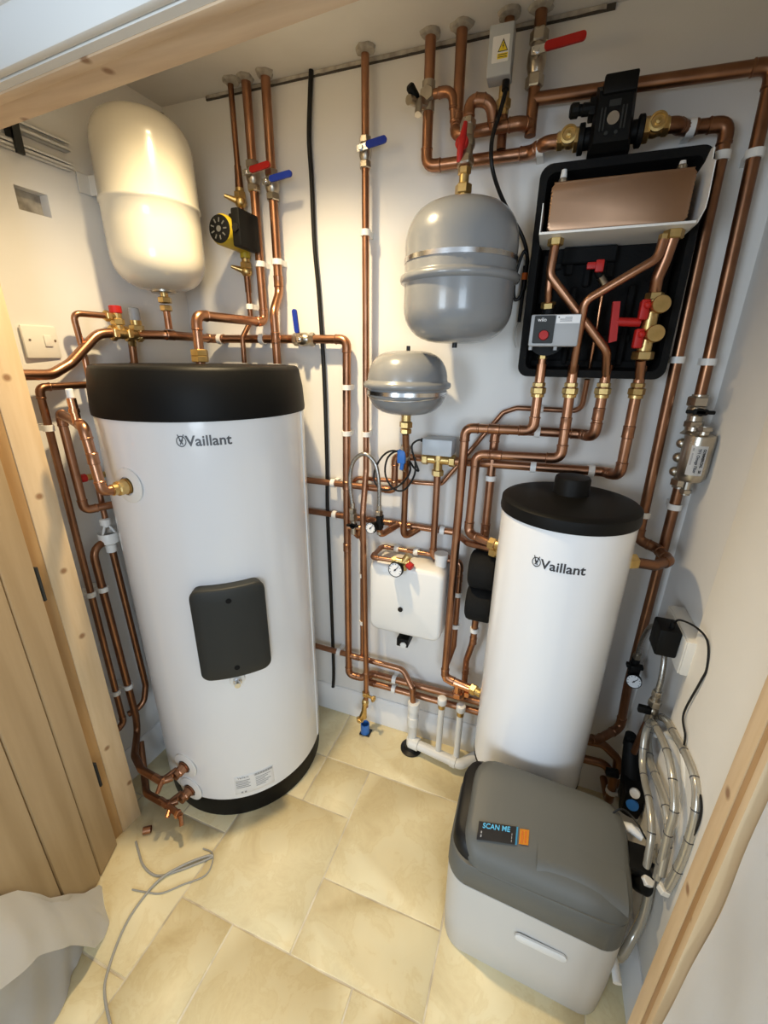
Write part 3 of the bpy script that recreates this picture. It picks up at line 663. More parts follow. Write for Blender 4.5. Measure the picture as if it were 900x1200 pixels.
# gold tee at the bottom of the first pipe
b = B(); b.tube([(-.222, -.1, .45), (-.215, -.1, .432), (-.19, -.105, .428), (-.115, -.117, .428)], R28*1.14, 14); b.cyl((-.165, -.11, .428), (-.165, -.11, .385), .016, n=14); nut(b, (-.165, -.11, .38), Z, .022, .022); nut(b, (-.13, -.10, .39), X, .02, .02)
obj('pipe_tee', b, 'copper_new', label='bright copper and brass tee low down left of the buffer tank', cat='fitting')
# insulated lobes
pp = thing('insulation_shell', (-.125, -.115, .74), 'black two-lobed foam insulation shell beside the buffer tank', 'insulation')
for z in (.937, .808):
    b = B(); b.lathe((-.162, -.115, z), X, [(.050, 0), (.062, .006), (.066, .016), (.066, .082), (.060, .088)], 36); b.box(-.155, -.082, -.10, -.046, z-.055, z+.055, bev=.01); obj('foam_lobe', b, 'black_matt', pp)
p = pipe('copper_pipe', 'short bent pipe below the black foam shell, left of the buffer tank', [(-.128, -.080, .76), (-.129, -.080, .615), (-.150, -.052, .50), (-.148, -.050, .315)], R22+.001, R=.06, elbows=False, clips=[((-.1285, -.080, .667), Z, Y, .08)], couplings=[((-.129, -.08, .62), Z), ((-.149, -.051, .45), Z)])
# --- filling loop
fl = thing('filling_loop', (-.55, -.10, 1.0), 'braided steel filling loop arching beside the single riser', 'hose', 'braided filling loops')
obj('braided_hose', B().tube(spline([(-.606, -.105, 1.10), (-.613, -.105, 1.15), (-.614, -.105, 1.215), (-.598, -.105, 1.27), (-.558, -.105, 1.296), (-.520, -.105, 1.268), (-.504, -.105, 1.20), (-.502, -.105, 1.11)], 6), .0072, 12), 'braid', fl)
for x, z in ((-.606, 1.095), (-.502, 1.10)):
    b = B(); b.cyl((x, -.105, z+.015), (x, -.105, z-.005), .0085, n=14); nut(b, (x, -.105, z-.015), Z, .014, .018)
    if x < -.55: nut(b, (x, -.100, 1.055), Z, .016, .03); b.cyl((x, -.1, 1.085), (x, -.1, .985), .0095, n=14)
    else: b.cyl((x, -.1, 1.09), (x, -.1, 1.0), .0095, n=14); nut(b, (x, -.1, 1.058), Z, .013, .02)
    obj('check_valve', b, 'nickel', fl, ang=25)
b = B(); b.box(-.630, -.585, -.112, -.100, 1.017, 1.024); b.cyl((-.606, -.112, 1.02), (-.606, -.09, 1.02), .011, n=12); obj('loop_handle', b, 'black_satin', fl)
b = B(); b.box(-.512, -.490, -.115, -.085, 1.020, 1.075, bev=.004); b.box(-.520, -.482, -.112, -.102, 1.042, 1.049); obj('loop_handle', b, 'black_satin', fl)
gauge(fl, (-.524, -.135, 1.034), (-.15, -1, .12), .021)
b = B(); b.tube(fillet([(-.502, -.100, 1.03), (-.502, -.095, .992), (-.452, -.020, 1.018)], .02)[0], .012, 14); b.tube([(-.625, -.09, 1.01), (-.606, -.075, .975), (-.604, -.06, .96)], .011, 12); b.tube([(-.585, -.08, 1.01), (-.597, -.07, .975)], .011, 12); b.cyl((-.63, -.095, 1.008), (-.582, -.085, 1.008), .010, n=12); obj('foot_elbow', b, 'copper', fl)
# --- milky container with pressure gauge
ct = thing('drain_container', (-.39, -.08, .605), 'milky white plastic container on the back wall under a pressure gauge', 'container')
b = B()
o1 = rrect(-.530, -.246, .606, .900, .030, 6)
def fc(u, v, w_): return (u, w_, v)
cx_, cz_ = -.388, .753
sc_ = lambda k: [(cx_+(u-cx_)*k, cz_+(v-cz_)*k) for u, v in o1]
b.loft([[fc(u, v, -.004) for u, v in sc_(.97)], [fc(u, v, -.010) for u, v in o1], [fc(u, v, -.112) for u, v in o1], [fc(u, v, -.126) for u, v in sc_(.975)], [fc(u, v, -.132) for u, v in sc_(.91)]])
obj('tank_body', b, 'translucent', ct, ang=50)
b = B(); b.cyl((-.275, -.06, .895), (-.275, -.06, .925), .022, n=20); b.cyl((-.275, -.06, .925), (-.275, -.06, .945), .025, n=20); obj('spout', b, 'translucent', ct)
obj('knob', B().cyl((-.402, -.130, .722), (-.402, -.139, .722), .0095, n=18, ch=.002), 'black_rubber', ct)
b = B(); b.box(-.432, -.384, -.075, -.002, .508, .545, bev=.003); b.box(-.424, -.392, -.03, -.002, .54, .606); hb = obj('bottom_bracket', b, 'black_satin', ct)
obj('bracket_button', B().cyl((-.402, -.075, .521), (-.402, -.083, .521), .013, n=18, ch=.002), 'white_plastic', hb)
sg = thing('safety_group', (-.41, -.14, .88), 'brass safety valve with a white pressure gauge above the milky container', 'valve')
b = B(); b.cyl((-.436, -.140, .926), (-.372, -.140, .926), .0125, n=16); nut(b, (-.427, -.14, .926), X, .015, .016); b.cyl((-.392, -.14, .926), (-.376, -.135, .952), .014, n=14); b.cyl((-.400, -.14, .926), (-.415, -.152, .906), .010, n=12); b.cyl((-.39, -.14, .926), (-.39, -.14, .895), .010, n=12); obj('valve_body', b, 'brass', sg, ang=30)
b = B(); b.lathe((-.378, -.142, .922), (1, -.35, -.45), [(.012, 0), (.014, .004), (.014, .020), (.011, .023)], 8); obj('red_cap', b, 'red', sg, ang=20)
gauge(sg, (-.416, -.166, .902), (-.10, -1, .15), .0275)
pipe('copper_pipe', 'thin tube looping out from the wall to the brass safety valve above the container', [(-.436, -.140, .925), (-.516, -.140, .922), (-.516, -.030, .919), (-.222, -.030, .919)], R15+.001, clips=[((-.456, -.030, .919), X, Y, .03), ((-.379, -.030, .919), X, Y, .03)])
# --- discharge and white waste pipes
p = pipe('copper_pipe', 'discharge pipe above the skirting bending down into the white waste socket', [(-.915, -.045, .377), (-.405, -.052, .377), (-.352, -.090, .325), (-.343, -.092, .215)], R22+.001, R=.05, elbows=False, clips=[((-.707, -.047, .377), X, Y, .047)], couplings=[((-.62, -.05, .377), X), ((-.35, -.09, .315), (.1, -.1, -1))])
wp = thing('waste_pipe', (-.34, -.09, 0), 'white plastic waste pipe assembly on the floor at the back skirting', 'pipe')
b = B(); b.lathe((-.343, -.092, .262), -Z, [(.020, 0), (.024, .002), (.024, .04), (.020, .045), (.020, .075), (.024, .077), (.024, .12), (.020, .125), (.019, .20), (.024, .202), (.024, .235), (.02, .24)], 24); obj('waste_socket', b, 'waste', wp)
b = B(); b.tube(fillet([(-.350, -.100, .05), (-.125, -.135, .05), (-.050, -.050, .050)], .03)[0], .0205, 20); b.lathe((-.352, -.099, .05), (1, -.14, 0), [(.024, 0), (.027, .003), (.027, .042), (.0215, .045)], 22); b.lathe((-.165, -.129, .05), (1, -.14, 0), [(.0215, 0), (.024, .002), (.024, .022), (.0215, .024)], 22); obj('floor_run', b, 'waste', wp)
b = B(); b.lathe((-.345, -.09, .0), Z, [(.047, .001), (.047, .006), (.03, .012), (.025, .03)], 32); obj('floor_collar', b, 'black_rubber', wp)
for x, y, z in ((-.222, -.115, .335), (-.146, -.115, .325)):
    b = B(); b.cyl((x, y, z), (x, y, .06), .0125, n=18); vp = obj('vertical_pipe', b, 'waste', wp)
    b = B(); b.lathe((x, y, z+.012), -Z, [(.012, 0), (.018, .004), (.0185, .028), (.014, .034)], 22); obj('socket_cap', b, 'white_plastic', vp)
    b = B(); b.cyl((x, y, z-.02), (x, y, z-.04), .0145, n=18); obj('collar', b, 'brass', vp)

# ================================================================== LEFT WALL PIPEWORK
xp = -1.312
mb = thing('multi_block_valve', (-1.29, -.34, 1.64), 'brass inlet valve group with red cap and grey cap on the left wall', 'valve')
b = B(); b.cyl((-1.290, -.395, 1.672), (-1.290, -.285, 1.672), .017, n=18)
for y in (-.39, -.34, -.295): nut(b, (-1.29, y, 1.672), Y, .023, .018)
b.cyl((-1.29, -.367, 1.672), (-1.29, -.367, 1.73), .015, n=14); nut(b, (-1.29, -.367, 1.706), Z, .020, .02); b.cyl((-1.29, -.30, 1.66), (-1.29, -.30, 1.715), .017, n=16); nut(b, (-1.29, -.3, 1.692), Z, .023, .018); b.cyl((-1.29, -.367, 1.72), (-1.29, -.41, 1.72), .011, n=12); nut(b, (-1.29, -.40, 1.72), Y, .016, .015)
b.cyl((-1.30, -.315, 1.672), (-1.322, -.30, 1.64), .012, n=12)
obj('valve_body', b, 'brass', mb, ang=25)
obj('red_cap', B().lathe((-1.29, -.367, 1.730), Z, [(.016, 0), (.018, .002), (.018, .020), (.015, .022)], 16), 'red', mb)
obj('grey_cap', B().lathe((-1.29, -.300, 1.715), Z, [(.016, 0), (.0165, .002), (.0155, .035), (.012, .038)], 20), 'ctl_grey', mb)
pipe('copper_pipe', 'pipe linking the white vessel tail to the brass inlet group on the left wall', [(-1.200, -.245, 1.672), (-1.205, -.262, 1.672), (-1.290, -.30, 1.672)], R28, R=.02, elbows=False, couplings=[((-1.199, -.255, 1.672), (.1, 1, 0))])
pipe('copper_pipe', 'short stub dropping from the brass inlet group behind the cylinder lid', [(-1.322, -.300, 1.652), (-1.334, -.300, 1.50)], R22+.001, elbows=False, m='copper_dark', couplings=[((-1.33, -.3, 1.57), Z)])
pipe('copper_pipe', 'fat swept pipe curving down the left wall from the brass inlet group', [(-1.290, -.395, 1.672), (-1.300, -.435, 1.668), (xp, -.53, 1.582), (xp, -.590, 1.553), (xp, -.715, 1.556)], R28, R=.07, elbows=False)
pipe('copper_pipe', 'relief pipe leaving the red cap valve and dropping beside the cylinder lid', [(-1.290, -.405, 1.720), (-1.305, -.495, 1.720), (-1.318, -.478, 1.60), (-1.318, -.478, 1.45)], R15+.001, R=.02, elbows=False)
pipe('copper_pipe', 'leftmost thin pipe down the left wall, with two white clips', [(xp, -.440, 1.521), (xp, -.632, 1.521), (xp, -.635, .32), (xp, -.70, .30)], R15+.0025, clips=[((xp, -.6335, 1.41), Z, -X, .053), ((xp, -.634, .868), Z, -X, .053), ((xp, -.635, .462), Z, -X, .053)], m='copper_dark')
p = pipe('copper_pipe', 'pipe from the upper cylinder port looping to the left wall and back behind', [(-1.043, -.690, 1.272), (-1.047, -.706, 1.272), (-1.066, -.704, 1.440), (xp+.012, -.600, 1.448), (xp+.012, -.598, 1.150), (-1.262, -.505, 1.150)], R22+.0012, R=.022, m='copper', couplings=[((-1.056, -.705, 1.36), Z)])
b = B(); b.cyl((-1.105, -.690, 1.442), (-1.107, -.690, 1.505), .0105, n=14); b.cyl((-1.107, -.690, 1.47), (-1.107, -.690, 1.48), .0125, n=14); vn = obj('vent_stub', b, 'copper_new', p)
obj('vent_cap', B().cyl((-1.107, -.69, 1.505), (-1.107, -.69, 1.528), .0085, n=14, ch=.002), 'white_plastic', vn)
td = thing('tundish', (xp, -.533, .98), 'white plastic tundish between copper pipes left of the tall cylinder', 'tundish')
b = B(); b.lathe((xp, -.533, 1.100), -Z, [(.012, 0), (.0165, .003), (.0165, .022), (.010, .024), (.010, .03)], 20); obj('inlet', b, 'white_plastic', td)
b = B()
for a in (40, 160, 280):
    q = V((math.cos(math.radians(a)), math.sin(math.radians(a)), 0)); b.tube([V((xp, -.533, 1.072))+q*.008, V((xp, -.533, 1.045))+q*.022], .004, 8)
obj('struts', b, 'white_plastic', td)
b = B(); b.lathe((xp, -.533, 1.050), -Z, [(.023, .012), (.030, 0), (.031, .002), (.031, .034), (.022, .040), (.014, .044), (.0165, .046), (.0165, .070), (.013, .072)], 28, cap=False); obj('cup', b, 'white_plastic', td)
pipe('copper_pipe', 'short pipe dropping into the top of the white tundish', [(xp, -.530, 1.22), (xp, -.531, 1.095)], R15+.001, elbows=False)
pipe('copper_pipe', 'pipe leaving the white tundish bottom', [(xp, -.531, .985), (xp, -.521, .40), (xp, -.545, .322), (xp-.02, -.60, .318)], R22, R=.05, elbows=False, m='copper_dark')
rv = thing('red_drain_valve', (-1.31, -.55, 1.23), 'small brass valve with red knob left of the upper cylinder port', 'valve')
b = B(); b.cyl((-1.31, -.565, 1.246), (-1.305, -.505, 1.243), .010, n=12); nut(b, (-1.307, -.53, 1.244), Y, .016, .016); obj('valve_body', b, 'brass', rv, ang=25)
obj('red_knob', B().lathe((-1.31, -.562, 1.246), (-.05, -1, .05), [(.008, 0), (.013, .003), (.013, .020), (.010, .024)], 10), 'red', rv, ang=20)
p = pipe('copper_pipe', 'pipe with an elbow at the tundish running down to the middle cylinder port', [(xp, -.548, 1.020), (xp, -.596, 1.020), (xp, -.586, .30), (-1.318, -.590, .230), (-1.237, -.673, .229), (-1.165, -.707, .229), (-1.060, -.716, .229), (-1.042, -.690, .228)], R22+.0012, R=.045, elbows=False, m='copper_dark', clips=[((xp, -.592, .865), Z, -X, .053), ((xp, -.588, .450), Z, -X, .053)])
b = B(); b.tube([(-1.10, -.712, .229), (-1.062, -.716, .229)], R22*1.15, 14); b.tube([(-1.062, -.716, .229), (-1.047, -.665, .228)], R22*1.12, 14); b.cyl((-1.062, -.716, .229), (-1.052, -.748, .215), .009, .007, n=12); obj('tee', b, 'copper', p)
p = pipe('copper_pipe', 'lowest pipe near the floor joining the bottom cylinder port', [(-1.300, -.600, .190), (-1.215, -.672, .116), (-1.165, -.710, .114), (-1.063, -.716, .114), (-1.040, -.690, .114)], R22+.0012, R=.045, elbows=False, m='copper_dark')
b = B(); b.tube([(-1.10, -.712, .114), (-1.060, -.716, .114)], R22*1.15, 14); b.tube([(-1.060, -.716, .114), (-1.045, -.665, .114)], R22*1.12, 14); b.cyl((-1.060, -.716, .114), (-.99, -.728, .112), .0105, n=12); obj('tee', b, 'copper', p)
b = B(); nut(b, (-1.005, -.726, .112), X, .014, .012); b.cyl((-.99, -.728, .112), (-.972, -.745, .095), .007, n=12); b.cyl((-1.045, -.718, .114), (-1.035, -.745, .104), .008, n=12); obj('drain_cock', b, 'copper_new', p, ang=25)

# ================================================================== TOP CENTRE PIPEWORK
p = pipe('copper_pipe', 'left pipe of the ceiling pair above the grey vessels, turning right to the black pump', [(-.394, -.050, 2.392), (-.392, -.050, 2.115), (-.115, -.050, 2.115), (-.075, -.090, 2.116), (.0, -.090, 2.115)], R28, clips=[((-.090, -.070, 2.115), X, Y, .07)])
b = B(); nut(b, (-.394, -.058, 2.268), FR, .020, .03); b.cyl((-.394, -.05, 2.235), (-.394, -.05, 2.30), .0175, n=16); b.cyl((-.394, -.055, 2.25), (-.425, -.125, 2.235), .011, n=12); nut(b, (-.408, -.09, 2.243), (-.4, -1, 0), .015, .02); b.cyl((-.405, -.10, 2.24), (-.402, -.115, 2.205), .009, n=12); dc = obj('bypass_valve', b, 'nickel', p, ang=25)
obj('valve_knob', B().lathe((-.412, -.100, 2.245), (-.35, -.75, .55), [(.008, 0), (.0115, .004), (.011, .030), (.008, .034)], 16), 'black_satin', dc)
pipe('copper_pipe', 'short hooked bypass pipe between the ceiling pair', [(-.385, -.058, 2.268), (-.325, -.062, 2.268), (-.316, -.055, 2.185)], R22, R=.03, couplings=[((-.318, -.056, 2.215), Z)])
pipe('copper_pipe', 'right pipe of the ceiling pair, elbowing right to the red lever riser', [(-.313, -.050, 2.392), (-.311, -.052, 2.20), (-.309, -.078, 2.165), (-.150, -.075, 2.170), (-.122, -.055, 2.172)], R28)
p = pipe('copper_pipe', 'riser with the long red lever, teeing into the top pipe to the far right corner', [(-.124, -.050, 2.392), (-.120, -.050, 2.150)], R28, elbows=False, m='copper_dark')
ball_valve(p, (-.123, -.050, 2.300), Z, FR, (1, -.06, .03), 'red', .0142, lev=.09, L=.10)
p = pipe('copper_pipe', 'pipe running under the ceiling behind the black pump and down to the nickel filter', [(-.121, -.050, 2.224), (.372, -.050, 2.212), (.392, -.050, 1.60), (.394, -.050, 1.50)], R28, m='copper_dark',
         clips=[((.377, -.050, 2.055), Z, Y, .05), ((.392, -.050, 1.612), Z, Y, .05)])
p = pipe('copper_pipe', 'pipe dropping from the steel filter down the right corner to the low gauge', [(.401, -.050, 1.290), (.404, -.050, .56), (.414, -.052, .372), (.330, -.140, .370), (.262, -.170, .395)], R28, m='copper_dark', R=.03,
         clips=[((.402, -.050, 1.213), Z, Y, .05)])
p = pipe('copper_pipe', 'second right-hand pipe from the black pump down, elbowing to the buffer tank top port', [(.135, -.090, 2.115), (.20, -.090, 2.117), (.225, -.055, 2.120), (.312, -.050, 2.120), (.330, -.050, 1.095), (.378, -.075, 1.085), (.392, -.160, 1.085), (.345, -.215, 1.088), (.268, -.255, 1.106)], R28, m='copper_dark', R=.025,
         clips=[((.238, -.052, 2.120), X, Y, .052), ((.3135, -.050, 2.058), Z, Y, .05), ((.321, -.050, 1.616), Z, Y, .05), ((.3285, -.050, 1.178), Z, Y, .05)])
brassbits(p, [((.278, -.250, 1.104), (.9, .45, 0))], .022, L=.03)
b = B(); nut(b, (.270, -.166, .392), (.9, .3, -.2), .022, .03); b.box(.25, .262, -.18, -.15, .375, .41); obj('tank_union', b, 'brass', buf, ang=25)
p = pipe('copper_pipe', 'dull copper pipe low right behind the buffer tank, bending down under a white clip', [(.24, -.125, .335), (.355, -.125, .347), (.410, -.125, .300), (.424, -.125, .17), (.424, -.02, .12)], R28, m='copper_dark', R=.04, elbows=False, clips=[((.416, -.125, .235), Z, X, .03)])
pipe('copper_pipe', 'lowest copper pipe low right, under its twin behind the buffer tank', [(.24, -.140, .268), (.370, -.140, .276), (.408, -.140, .230), (.414, -.140, .10), (.414, -.02, .08)], R28, m='copper_dark', R=.04, elbows=False, clips=[((.412, -.140, .165), Z, X, .035)])
p = pipe('copper_pipe', 'hook-shaped pipe feeding the top of the large grey vessel past the red lever valve', [(-.258, -.172, 2.055), (-.262, -.140, 2.110), (-.268, -.120, 2.215), (-.216, -.115, 2.208), (-.208, -.085, 2.165)], R22+.0015, R=.035, m='copper')
b = B(); b.cyl((-.258, -.17, 2.06), (-.266, -.128, 2.165), .0165, n=16); nut(b, (-.259, -.165, 2.07), (-.1, .35, 1), .021, .022); nut(b, (-.266, -.130, 2.16), (-.1, .35, 1), .020, .02); b.sphere((-.262, -.147, 2.115), .021); vv = obj('service_valve', b, 'nickel', p, ang=25)
b = B(); b.lathe((-.268, -.165, 2.108), (-.2, -1, .2), [(.008, 0), (.016, .003), (.016, .012), (.012, .014)], 20); b.tube([(-.272, -.180, 2.068), (-.270, -.184, 2.09), (-.268, -.178, 2.11), (-.264, -.17, 2.15)], [.006, .008, .010, .005], 10); obj('red_lever', b, 'red', vv)
p = pipe('copper_pipe', 'pipe coming down behind the warning-labelled grey box', [(-.197, -.050, 2.392), (-.190, -.050, 2.13)], R22+.001, elbows=False, m='copper_dark')
b = B(); nut(b, (-.194, -.055, 2.222), Z, .019, .022); b.cyl((-.194, -.058, 2.265), (-.194, -.055, 2.20), .013, n=14); obj('compression_fitting', b, 'brass', p, ang=25)
# junction box
jb = thing('junction_box', (-.203, -.05, 2.255), 'grey box with yellow warning triangle label near the ceiling', 'box')
b = B(); b.box(-.233, -.176, -.108, -.066, 2.255, 2.352, bev=.002); obj('box_body', b, 'ctl_grey', jb); b = B(); b.box(-.232, -.177, -.110, -.1085, 2.256, 2.351, bev=.0005); lidb = obj('box_cover', b, 'tin_grey', jb)
fb = lambda u, v, w_: (-.202+u, -.1102-w_, 2.302+v)
b = B(); b.prism(rrect(-.021, .018, -.022, .027, .002, 2), fb, 0, .0006); wl_ = obj('warning_label', b, 'label', lidb)
M['warn'] = mat('warning_yellow', (.80, .62, .02), .5)
b = B(); b.mi = 0; b.prism([(-.008, -.003), (.016, -.003), (.004, .021)], fb, .0007, .0010)
b.mi = 1; b.prism([(-.0055, -.0015), (.0135, -.0015), (.004, .0165)], fb, .0008, .0012)
b.mi = 0; b.prism([(.005, .013), (.0015, .006), (.004, .0065), (.003, .001), (.0068, .0075), (.0045, .007), (.0065, .013)], fb, .0010, .0014)
b.mi = 1; b.prism([(-.008, -.016), (.016, -.016), (.016, -.006), (-.008, -.006)], fb, .0007, .0011)
b.mi = 0
for k in range(2): b.prism([(-.006, -.0095-k*.004), (.014, -.0095-k*.004), (.014, -.008-k*.004), (-.006, -.008-k*.004)], fb, .0010, .0013)
obj('warning_sign', b, ['ink', 'warn'], lidb)
b = B(); b.tube(spline([(-.188, -.085, 2.262), (-.186, -.090, 2.235), (-.192, -.105, 2.19), (-.205, -.118, 2.13), (-.200, -.120, 2.075), (-.182, -.09, 2.03), (-.152, -.052, 1.985), (-.112, -.030, 1.93), (-.094, -.026, 1.88), (-.095, -.026, 1.83), (-.097, -.026, 1.715)], 8), .0052, 10)
b.cyl((-.188, -.085, 2.258), (-.187, -.089, 2.235), .009, n=12); obj('supply_cable', b, 'black_rubber', jb)
b = B(); b.tube(spline([(-.094, -.032, 1.885), (-.104, -.035, 1.895), (-.116, -.035, 1.86), (-.121, -.035, 1.81), (-.115, -.035, 1.775), (-.100, -.033, 1.785), (-.095, -.032, 1.83)], 8), .0045, 10)
b.cyl((-.095, -.030, 1.86), (-.095, -.030, 1.80), .0075, n=10); obj('sensor_lead', b, 'black_rubber', jb)
b = B(); b.cyl((-.095, -.031, 1.842), (-.095, -.031, 1.825), .0085, n=12); obj('copper_sleeve', b, 'orange_ink', jb)
b = B(); b.tube(spline([(-.097, -.026, 1.718), (-.103, -.026, 1.70), (-.105, -.024, 1.67), (-.098, -.022, 1.645)], 6), .0012, 6); obj('loose_cores', b, 'wire', jb)
# long black cable down the back wall
obj('black_cable', B().tube(spline([(-.764, -.012, 2.40), (-.770, -.013, 2.34), (-.778, -.014, 2.24), (-.775, -.013, 2.13), (-.774, -.012, 1.96), (-.763, -.013, 1.80), (-.7535, -.0145, 1.55), (-.755, -.012, 1.22), (-.7595, -.013, 1.02), (-.757, -.012, .63), (-.756, -.012, .25), (-.756, -.024, .145)], 8), .0075, 10), 'black_rubber', label='thick black cable hanging down the full height of the back wall', cat='cable')

# ================================================================== BLACK PUMP ON TOP OF THE STATION
bp = thing('heating_pump', (.065, -.09, 2.075), 'black heating pump with round silver badge between two brass valves above the station', 'pump')
b = B(); b.lathe((.066, -.050, 2.118), FR, [(.030, 0), (.046, .008), (.050, .025), (.044, .045), (.042, .06)], 28); b.cyl((.0, -.09, 2.112), (.134, -.09, 2.114), .022, n=20)
for x in (.004, .129): b.lathe((x-.007, -.09, 2.113), X, [(.028, 0), (.031, .002), (.031, .012), (.028, .014)], 20)
obj('pump_housing', b, 'black_satin', bp)
b = B(); b.loft([[(.022, -.055, 2.07), (.112, -.055, 2.07), (.106, -.055, 2.195), (.024, -.055, 2.195)], [(.022, -.120, 2.07), (.112, -.120, 2.07), (.106, -.120, 2.195), (.024, -.120, 2.195)], [(.030, -.142, 2.082), (.104, -.142, 2.082), (.099, -.142, 2.178), (.030, -.142, 2.178)]]); b.box(.036, .104, -.15, -.06, 2.168, 2.204, bev=.004); obj('motor_block', b, 'black_satin', bp, ang=25)
b = B(); b.cyl((.065, -.1425, 2.124), (.065, -.1475, 2.124), .0125, n=24)
b2 = B()
for k in range(4):
    x = .040+.007*k if k < 2 else .083+.007*(k-2)
    b2.box(x-.0016, x+.0016, -.145, -.142, 2.104, 2.146)
b2.box(.053, .077, -.145, -.142, 2.146, 2.158)
for x in (.055, .075): b2.cyl((x, -.142, 2.098), (x, -.146, 2.098), .004, n=10)
obj('badge', b, 'steel', bp); obj('grille_bars', b2, 'dark_grey', bp, kind='stuff')
b = B(); b.lathe((.026, -.112, 2.160), (-1, -.15, -.02), [(.011, 0), (.013, .004), (.013, .028), (.011, .03), (.011, .036), (.015, .038), (.015, .052), (.011, .056)], 12); b.box(.012, .03, -.125, -.08, 2.145, 2.178, bev=.003); obj('cable_plug', b, 'black_satin', bp, ang=25)
for x0, sg_ in ((-.022, -1), (.158, 1)):
    b = B(); b.cyl((x0-sg_*.022, -.09, 2.114), (x0+sg_*.030, -.09, 2.116), .0165, n=16); nut(b, (x0-sg_*.016, -.09, 2.114), X, .026, .014); nut(b, (x0+sg_*.022, -.09, 2.116), X, .020, .014); b.sphere((x0, -.09, 2.116), .02)
    iv = obj('isolation_valve', b, 'brass', bp, ang=25)
    b = B(); b.lathe((x0+sg_*.003, -.105, 2.118), FR, [(.012, 0), (.0185, .003), (.019, .012), (.014, .013), (.013, .009), (.006, .009), (.006, .016), (.001, .017)], 24, cap=False); obj('valve_cap', b, 'brass', iv)

# ================================================================== HEAT EXCHANGER STATION
st = thing('heat_exchanger_station', (.107, -.06, 1.568), 'black foam-shell heat exchanger station with copper plate block on the back wall', 'heating unit')
fs = lambda u, v, w_: (u, w_, v)
b = B()
oo = rrect(-.081, .292, 1.566, 2.070, .028, 6); ii = rrect(-.062, .273, 1.586, 2.050, .020, 6); i2 = rrect(-.056, .267, 1.592, 2.044, .018, 6)
b.loft([[fs(u, v, -.002) for u, v in oo], [fs(u, v, -.094) for u, v in oo], [fs(u*.992+.107*.008, v*.996+1.818*.004, -.100) for u, v in oo], [fs(u, v, -.100) for u, v in ii], [fs(u, v, -.030) for u, v in i2]])
# moulded ribs and pockets of the foam
for x0, x1, y1, z0, z1 in ((-.05, -.02, -.055, 1.76, 1.88), (.035, .048, -.05, 1.60, 1.80), (.10, .112, -.055, 1.74, 1.86), (.175, .19, -.055, 1.60, 1.80), (.0, .13, -.06, 1.855, 1.893), (.01, .03, -.05, 1.83, 1.856), (.06, .075, -.05, 1.80, 1.856), (.11, .13, -.05, 1.82, 1.856), (-.05, .26, -.045, 1.592, 1.612), (.245, .262, -.06, 1.62, 1.85), (-.05, .0, -.05, 1.845, 1.86), (.13, .20, -.045, 1.66, 1.68)):
    b.box(x0, x1, y1, -.028, z0, z1, bev=.003, seg=1)
obj('foam_shell', b, 'black_matt', st, ang=30)
# plate pack: outline with fluted ends, as the stacked plates show
def hx_outline():
    o = []; x0, x1, z0, z1 = -.046, .246, 1.900, 2.002; N = 26; r = .010
    for k in range(N+1):     # right end upwards
        t = k/N; z = z0+.003+(z1-z0-.006)*t; o.append((x1-(.0016 if k % 2 else 0)-.006*max(0, (abs(t-.5)-.42)/.08)**2, z))
    o.append((x1-.005, z1)); o.append((x0+.005, z1))
    for k in range(N+1):
        t = 1-k/N; z = z0+.003+(z1-z0-.006)*t; o.append((x0+(.0016 if k % 2 else 0)+.006*max(0, (abs(t-.5)-.42)/.08)**2, z))
    o.append((x0+.005, z0)); o.append((x1-.005, z0)); return o
ho = hx_outline(); hc = (.10, 1.951)
shr = lambda k: [(hc[0]+(u-hc[0])*(1-k/ .146), hc[1]+(v-hc[1])*(1-k/.051)) for u, v in ho]
b = B(); b.loft([[fs(u, v, -.040) for u, v in ho], [fs(u, v, -.184) for u, v in ho], [fs(u, v, -.189) for u, v in shr(.0008)], [fs(u, v, -.1905) for u, v in shr(.003)]]); hx = obj('plate_pack', b, 'hx', st, ang=30)
b = B()
for x in (-.024, .226): b.cyl((x, -.120, 2.000), (x, -.120, 2.026), .010, n=16); nut(b, (x, -.12, 2.022), Z, .0105, .014)
obj('top_stub', b, 'nickel', hx, ang=25)
b = B()
for x in (-.024, .226): b.cyl((x, -.12, 2.026), (x, -.12, 2.046 if x < 0 else 2.036), .0085, .006, n=14)
obj('stub_cap', b, 'white_plastic', hx)
# sheet steel carrier
b = B(); b.box(-.060, .262, -.196, -.032, 1.8955, 1.8975); b.box(-.0615, -.0595, -.196, -.032, 1.8955, 1.960); b.box(-.0615, .262, -.1975, -.1955, 1.8955, 1.9005)
fy = lambda u, v, w_: (.263+w_+(-u-.19)*.12*(1 if u < -.19 else 0), u, v)
b.prism([(-.035, 1.8955), (-.196, 1.8955), (-.222, 1.916), (-.224, 1.935), (-.218, 2.000), (-.200, 2.008), (-.196, 2.030), (-.178, 2.033), (-.15, 2.020), (-.10, 2.016), (-.035, 2.016)], fy, 0, .002)
obj('carrier_bracket', b, 'white_plastic', st, ang=20)
